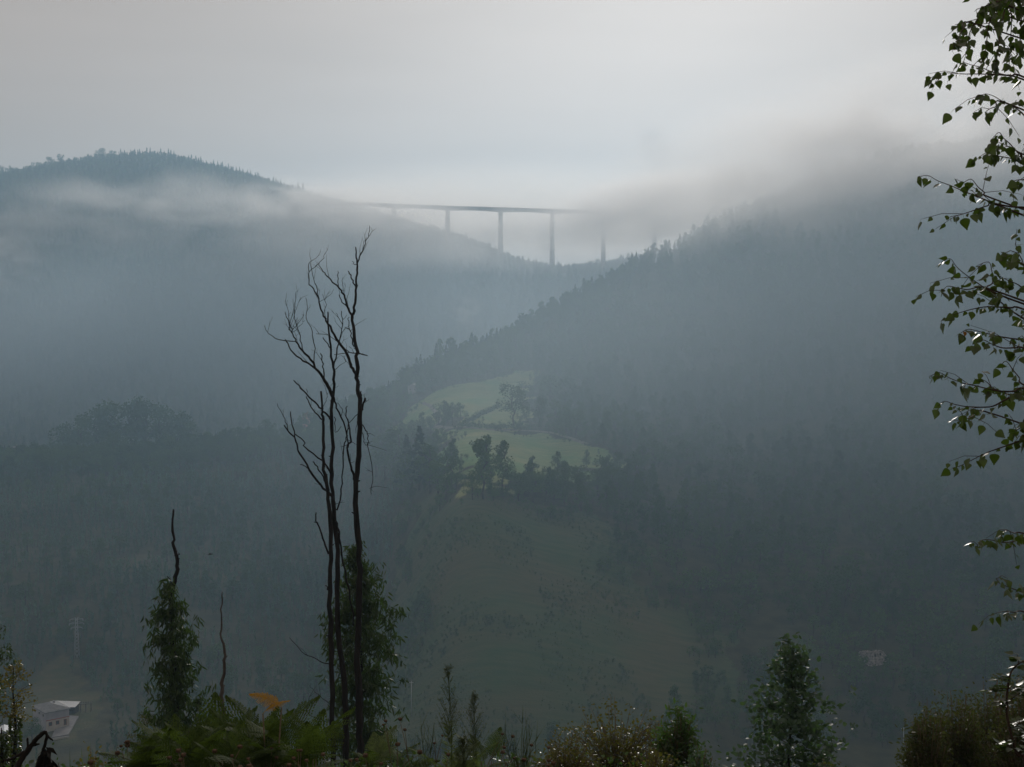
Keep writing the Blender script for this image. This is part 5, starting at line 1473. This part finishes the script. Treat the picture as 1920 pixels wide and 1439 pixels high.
        for i in range(len(vis)-1):
            L = (vis[i+1] - vis[i]).length/BD*FPX
            while acc < L:
                spots.append((vis[i].lerp(vis[i+1], acc/L), 1, vis[i] - vis[i+1])); acc += sp*1.15*rng.uniform(.6, 1.4)
            acc -= L
        for _ in range(2):                      # short side shoots
            i = rng.randrange(1, max(2, len(vis)-3)); p0 = vis[i]; dd = (vis[i] - vis[i+1]).normalized()
            e1 = p0 + (dd*.7 + Vector((rng.gauss(0, .5), rng.gauss(0, .7), rng.uniform(-.7, .6)))).normalized()*rng.uniform(.07, .20)
            mt = MB(); mid = p0.lerp(e1, .5) + Vector((0, 0, .012)); mt.tube([p0, mid, e1], [.0014, .0011, .0007], 4); mt.build('twig', M['twig'], root)
            for f in (.4, .7, 1.0): spots.append((p0.lerp(mid, f*2) if f < .5 else mid.lerp(e1, f*2 - 1), 1, e1 - p0))
    rng.shuffle(spots)
    def place(p, d):
        s = rng.choice((.020, .025, .030, .035, .040, .046))*rng.uniform(.8, 1.12)
        side = Vector((rng.gauss(0, 1), rng.gauss(0, 1), rng.gauss(0, .5)))
        out = (d.normalized()*.5 + side.normalized()*.7 + Vector((0, 0, -.75))).normalized()
        q = (-out).to_track_quat('Z', 'Y') @ Matrix.Rotation(rng.uniform(0, 6.28), 4, 'Z').to_quaternion()
        return s, q
    rest = MB(); bank = [([v.co.copy() for v in me.vertices], [tuple(p.vertices) for p in me.polygons]) for me in BL]
    for i, (p, inner, d) in enumerate(spots):
        s, q = place(p, d)
        if i < 300:
            o = link('leaf', rng.choice(BR) if rng.random() < .006 else rng.choice(BL), root)
            o.location = p; o.rotation_mode = 'QUATERNION'; o.rotation_quaternion = q; o.scale = (s, s, s)
        else:
            vs, fs = rng.choice(bank); rest.face_block([p + q @ (v*s) for v in vs], fs, smooth=True)
    if rest.v:
        f = rest.build('leaves', M['birch_leaf'], root); tag(f, kind='stuff')
    print('birch leaves', len(spots))
birch()
def bramble():
    rng = random.Random(77); D = 6.5
    e = lambda x, y: P(1620 + x/3.197, 989 + y/3.197, D)
    b = e(935, 1560); b.z = gz(b.x, b.y)
    root = empty('bramble', b); tag(root, 'arching bramble stem with shining wet leaves at the heath bushes', 'bramble')
    main = [b, e(960, 1440), e(915, 1360), e(875, 1220), e(852, 1080), e(865, 930), e(885, 860), e(925, 820), e(970, 795), e(1040, 760)]
    path = smooth_path([q - b for q in main], 5); mb = MB(); mb.tube(path, [.0075 - .005*i/(len(path)-1) for i in range(len(path))], 6, rough=.15, rng=rng); mb.build('stem', M['twig'], root)
    for pts in (((885,860),(925,815),(915,760)), ((860,970),(810,965),(745,978)), ((850,1060),(900,1015),(960,985)), ((868,900),(830,895),(805,910)), ((850,1080),(825,1050),(805,1055)), ((862,968),(910,960),(950,965)), ((920,1360),(950,1330),(1000,1300)), ((900,1330),(850,1300),(810,1310)), ((872,1210),(900,1180),(940,1165)), ((890,1290),(930,1250),(980,1235))):
        ph = smooth_path([e(*q) - b for q in pts], 4); mb = MB(); mb.tube(ph, [.003 - .0018*i/(len(ph)-1) for i in range(len(ph))], 4); mb.build('twig', M['twig'], root)
        for i in range(2, len(ph)):
            for _ in range(2):
                o = link('leaf', rng.choice(BL), root); s = rng.uniform(.03, .05); o.scale = (s, s, s); o.location = ph[i]
                o.rotation_euler = (rng.uniform(1.0, 1.9), rng.uniform(-.4, .4), rng.uniform(0, 6.28))
bramble()
# ------------------------------------------------------------------ haze and fog
def haze_box():
    mb = MB()
    mb.box((-2320, -60, -254), (2320, 3640, 268))
    m, n, l = newmat('haze')
    out = n.new('ShaderNodeOutputMaterial'); v = n.new('ShaderNodeVolumePrincipled')
    v.inputs['Color'].default_value = (0.51, 0.77, 1.0, 1)
    v.inputs['Density'].default_value = HAZE_DENSITY
    v.inputs['Anisotropy'].default_value = 0.5
    l.new(v.outputs[0], out.inputs['Volume'])
    o = mb.build('haze', m)
    tag(o, kind='stuff')
HAZE_DENSITY = 0.00029
haze_box()

def fog_bank(c, size, dens, label, rot=0.0, tilt=0.0, nscale=2.0, thresh=.42, seed=0.0, col=(1.0, .985, .975), soft=.35, aniso=.6):
    """a body of fog: ragged density inside an ellipsoid; size = half lengths in metres"""
    import bmesh
    bm = bmesh.new(); bmesh.ops.create_icosphere(bm, subdivisions=3, radius=1.0)
    me = bpy.data.meshes.new('fog_bank'); bm.to_mesh(me); bm.free()
    o = link('fog_bank', me, None, c)
    o.scale = size; o.rotation_euler = (0, tilt, rot)
    m, n, l = newmat('fog_bank')
    out = n.new('ShaderNodeOutputMaterial'); v = n.new('ShaderNodeVolumePrincipled')
    v.inputs['Color'].default_value = (*col, 1); v.inputs['Anisotropy'].default_value = aniso
    tc = n.new('ShaderNodeTexCoord')
    ln = n.new('ShaderNodeVectorMath'); ln.operation = 'LENGTH'
    l.new(tc.outputs['Object'], ln.inputs[0])
    fall = n.new('ShaderNodeMapRange'); fall.interpolation_type = 'SMOOTHSTEP'
    fall.inputs['From Min'].default_value = 1.0; fall.inputs['From Max'].default_value = soft
    l.new(ln.outputs['Value'], fall.inputs['Value'])
    mp = n.new('ShaderNodeMapping'); mp.inputs['Location'].default_value = (seed, seed*1.7, 0)
    k = max(size); mp.inputs['Scale'].default_value = (size[0]/k, size[1]/k, size[2]/k*2.2)
    nz = n.new('ShaderNodeTexNoise'); nz.inputs['Scale'].default_value = nscale; nz.inputs['Detail'].default_value = 4; nz.inputs['Distortion'].default_value = .5
    l.new(tc.outputs['Object'], mp.inputs['Vector']); l.new(mp.outputs['Vector'], nz.inputs['Vector'])
    th = n.new('ShaderNodeMapRange'); th.interpolation_type = 'SMOOTHSTEP'
    th.inputs['From Min'].default_value = thresh; th.inputs['From Max'].default_value = thresh + .25
    l.new(nz.outputs['Fac'], th.inputs['Value'])
    m1 = n.new('ShaderNodeMath'); m1.operation = 'MULTIPLY'; l.new(fall.outputs[0], m1.inputs[0]); l.new(th.outputs[0], m1.inputs[1])
    m2 = n.new('ShaderNodeMath'); m2.operation = 'MULTIPLY'; m2.inputs[1].default_value = dens; l.new(m1.outputs[0], m2.inputs[0])
    l.new(m2.outputs[0], v.inputs['Density'])
    l.new(v.outputs[0], out.inputs['Volume'])
    me.materials.append(m)
    tag(o, label, 'fog', kind='stuff')
    return o
BLUE = (.70, .86, 1.0)
fog_bank(P(330, 425, 1820), (360, 130, 84), .0085, 'ragged fog veil drifting across the face of the far mountain', R(0), R(0), 3.6, .37, 3.0)
fog_bank(P(-5, 490, 1650), (65, 80, 52), .0090, 'pale fog tuft against the foot of the far mountain', 0, 0, 1.8, .40, 9.0)
fog_bank(P(630, 386, 1690), (170, 90, 38), .0230, 'fog pouring over the saddle and hiding the viaduct end', 0, R(5), 3.4, .36, 5.0, soft=.1, aniso=.5)
fog_bank(P(480, 710, 1400), (820, 390, 172), .0040, 'thin luminous mist filling the valley below the viaduct', 0, 0, 1.6, .20, 2.0, BLUE, soft=.0, aniso=.5)
fog_bank(P(800, 435, 1600), (300, 80, 66), .0170, 'pale fog drifting in front of the viaduct piers', 0, R(4), 3.4, .24, 12.0, soft=.0, aniso=.5)
fog_bank(P(1640, 740, 800), (440, 340, 170), .0026, 'thin mist hanging before the wooded mountainside', 0, R(-6), 1.6, .20, 6.0, BLUE, soft=.0, aniso=.5)
fog_bank(P(1238, 392, 1560), (180, 100, 50), .0420, 'dense fog swallowing the viaduct at its far end', 0, R(-8), 3.0, .20, 7.0, soft=.1, aniso=.5)
fog_bank(P(1440, 345, 1170), (210, 80, 46), .0170, 'bright cloud pouring over the wooded ridge', 0, R(-18), 3.8, .36, 11.0, soft=.0, aniso=.55)
fog_bank(P(1720, 275, 1130), (320, 150, 92), .0210, 'low cloud cap sitting on the wooded mountain', 0, R(-12), 3.6, .32, 4.0, soft=.0, aniso=.5)
fog_bank(P(950, 410, 2500), (760, 300, 125), .0060, 'bright fog sea lying behind the saddle', 0, 0, 2.0, .22, 14.0, (1.0, .93, .86), soft=.0, aniso=.6)
fog_bank(P(1228, 275, 1500), (22, 22, 40), .0055, 'darker torn shred of cloud above the viaduct fog', 0, R(-24), 1.2, .30, 21.0, (.4, .42, .46), aniso=.2)
fog_bank(P(875, 590, 1330), (22, 22, 26), .0120, 'small smoke-like wisp rising behind the wooded ridge', 0, 0, 1.6, .40, 1.0)
fog_bank(P(620, 500, 1600), (230, 120, 66), .0050, 'soft pale mist on the mountain flank below the viaduct end', 0, 0, 2.4, .28, 17.0, soft=.0, aniso=.5)
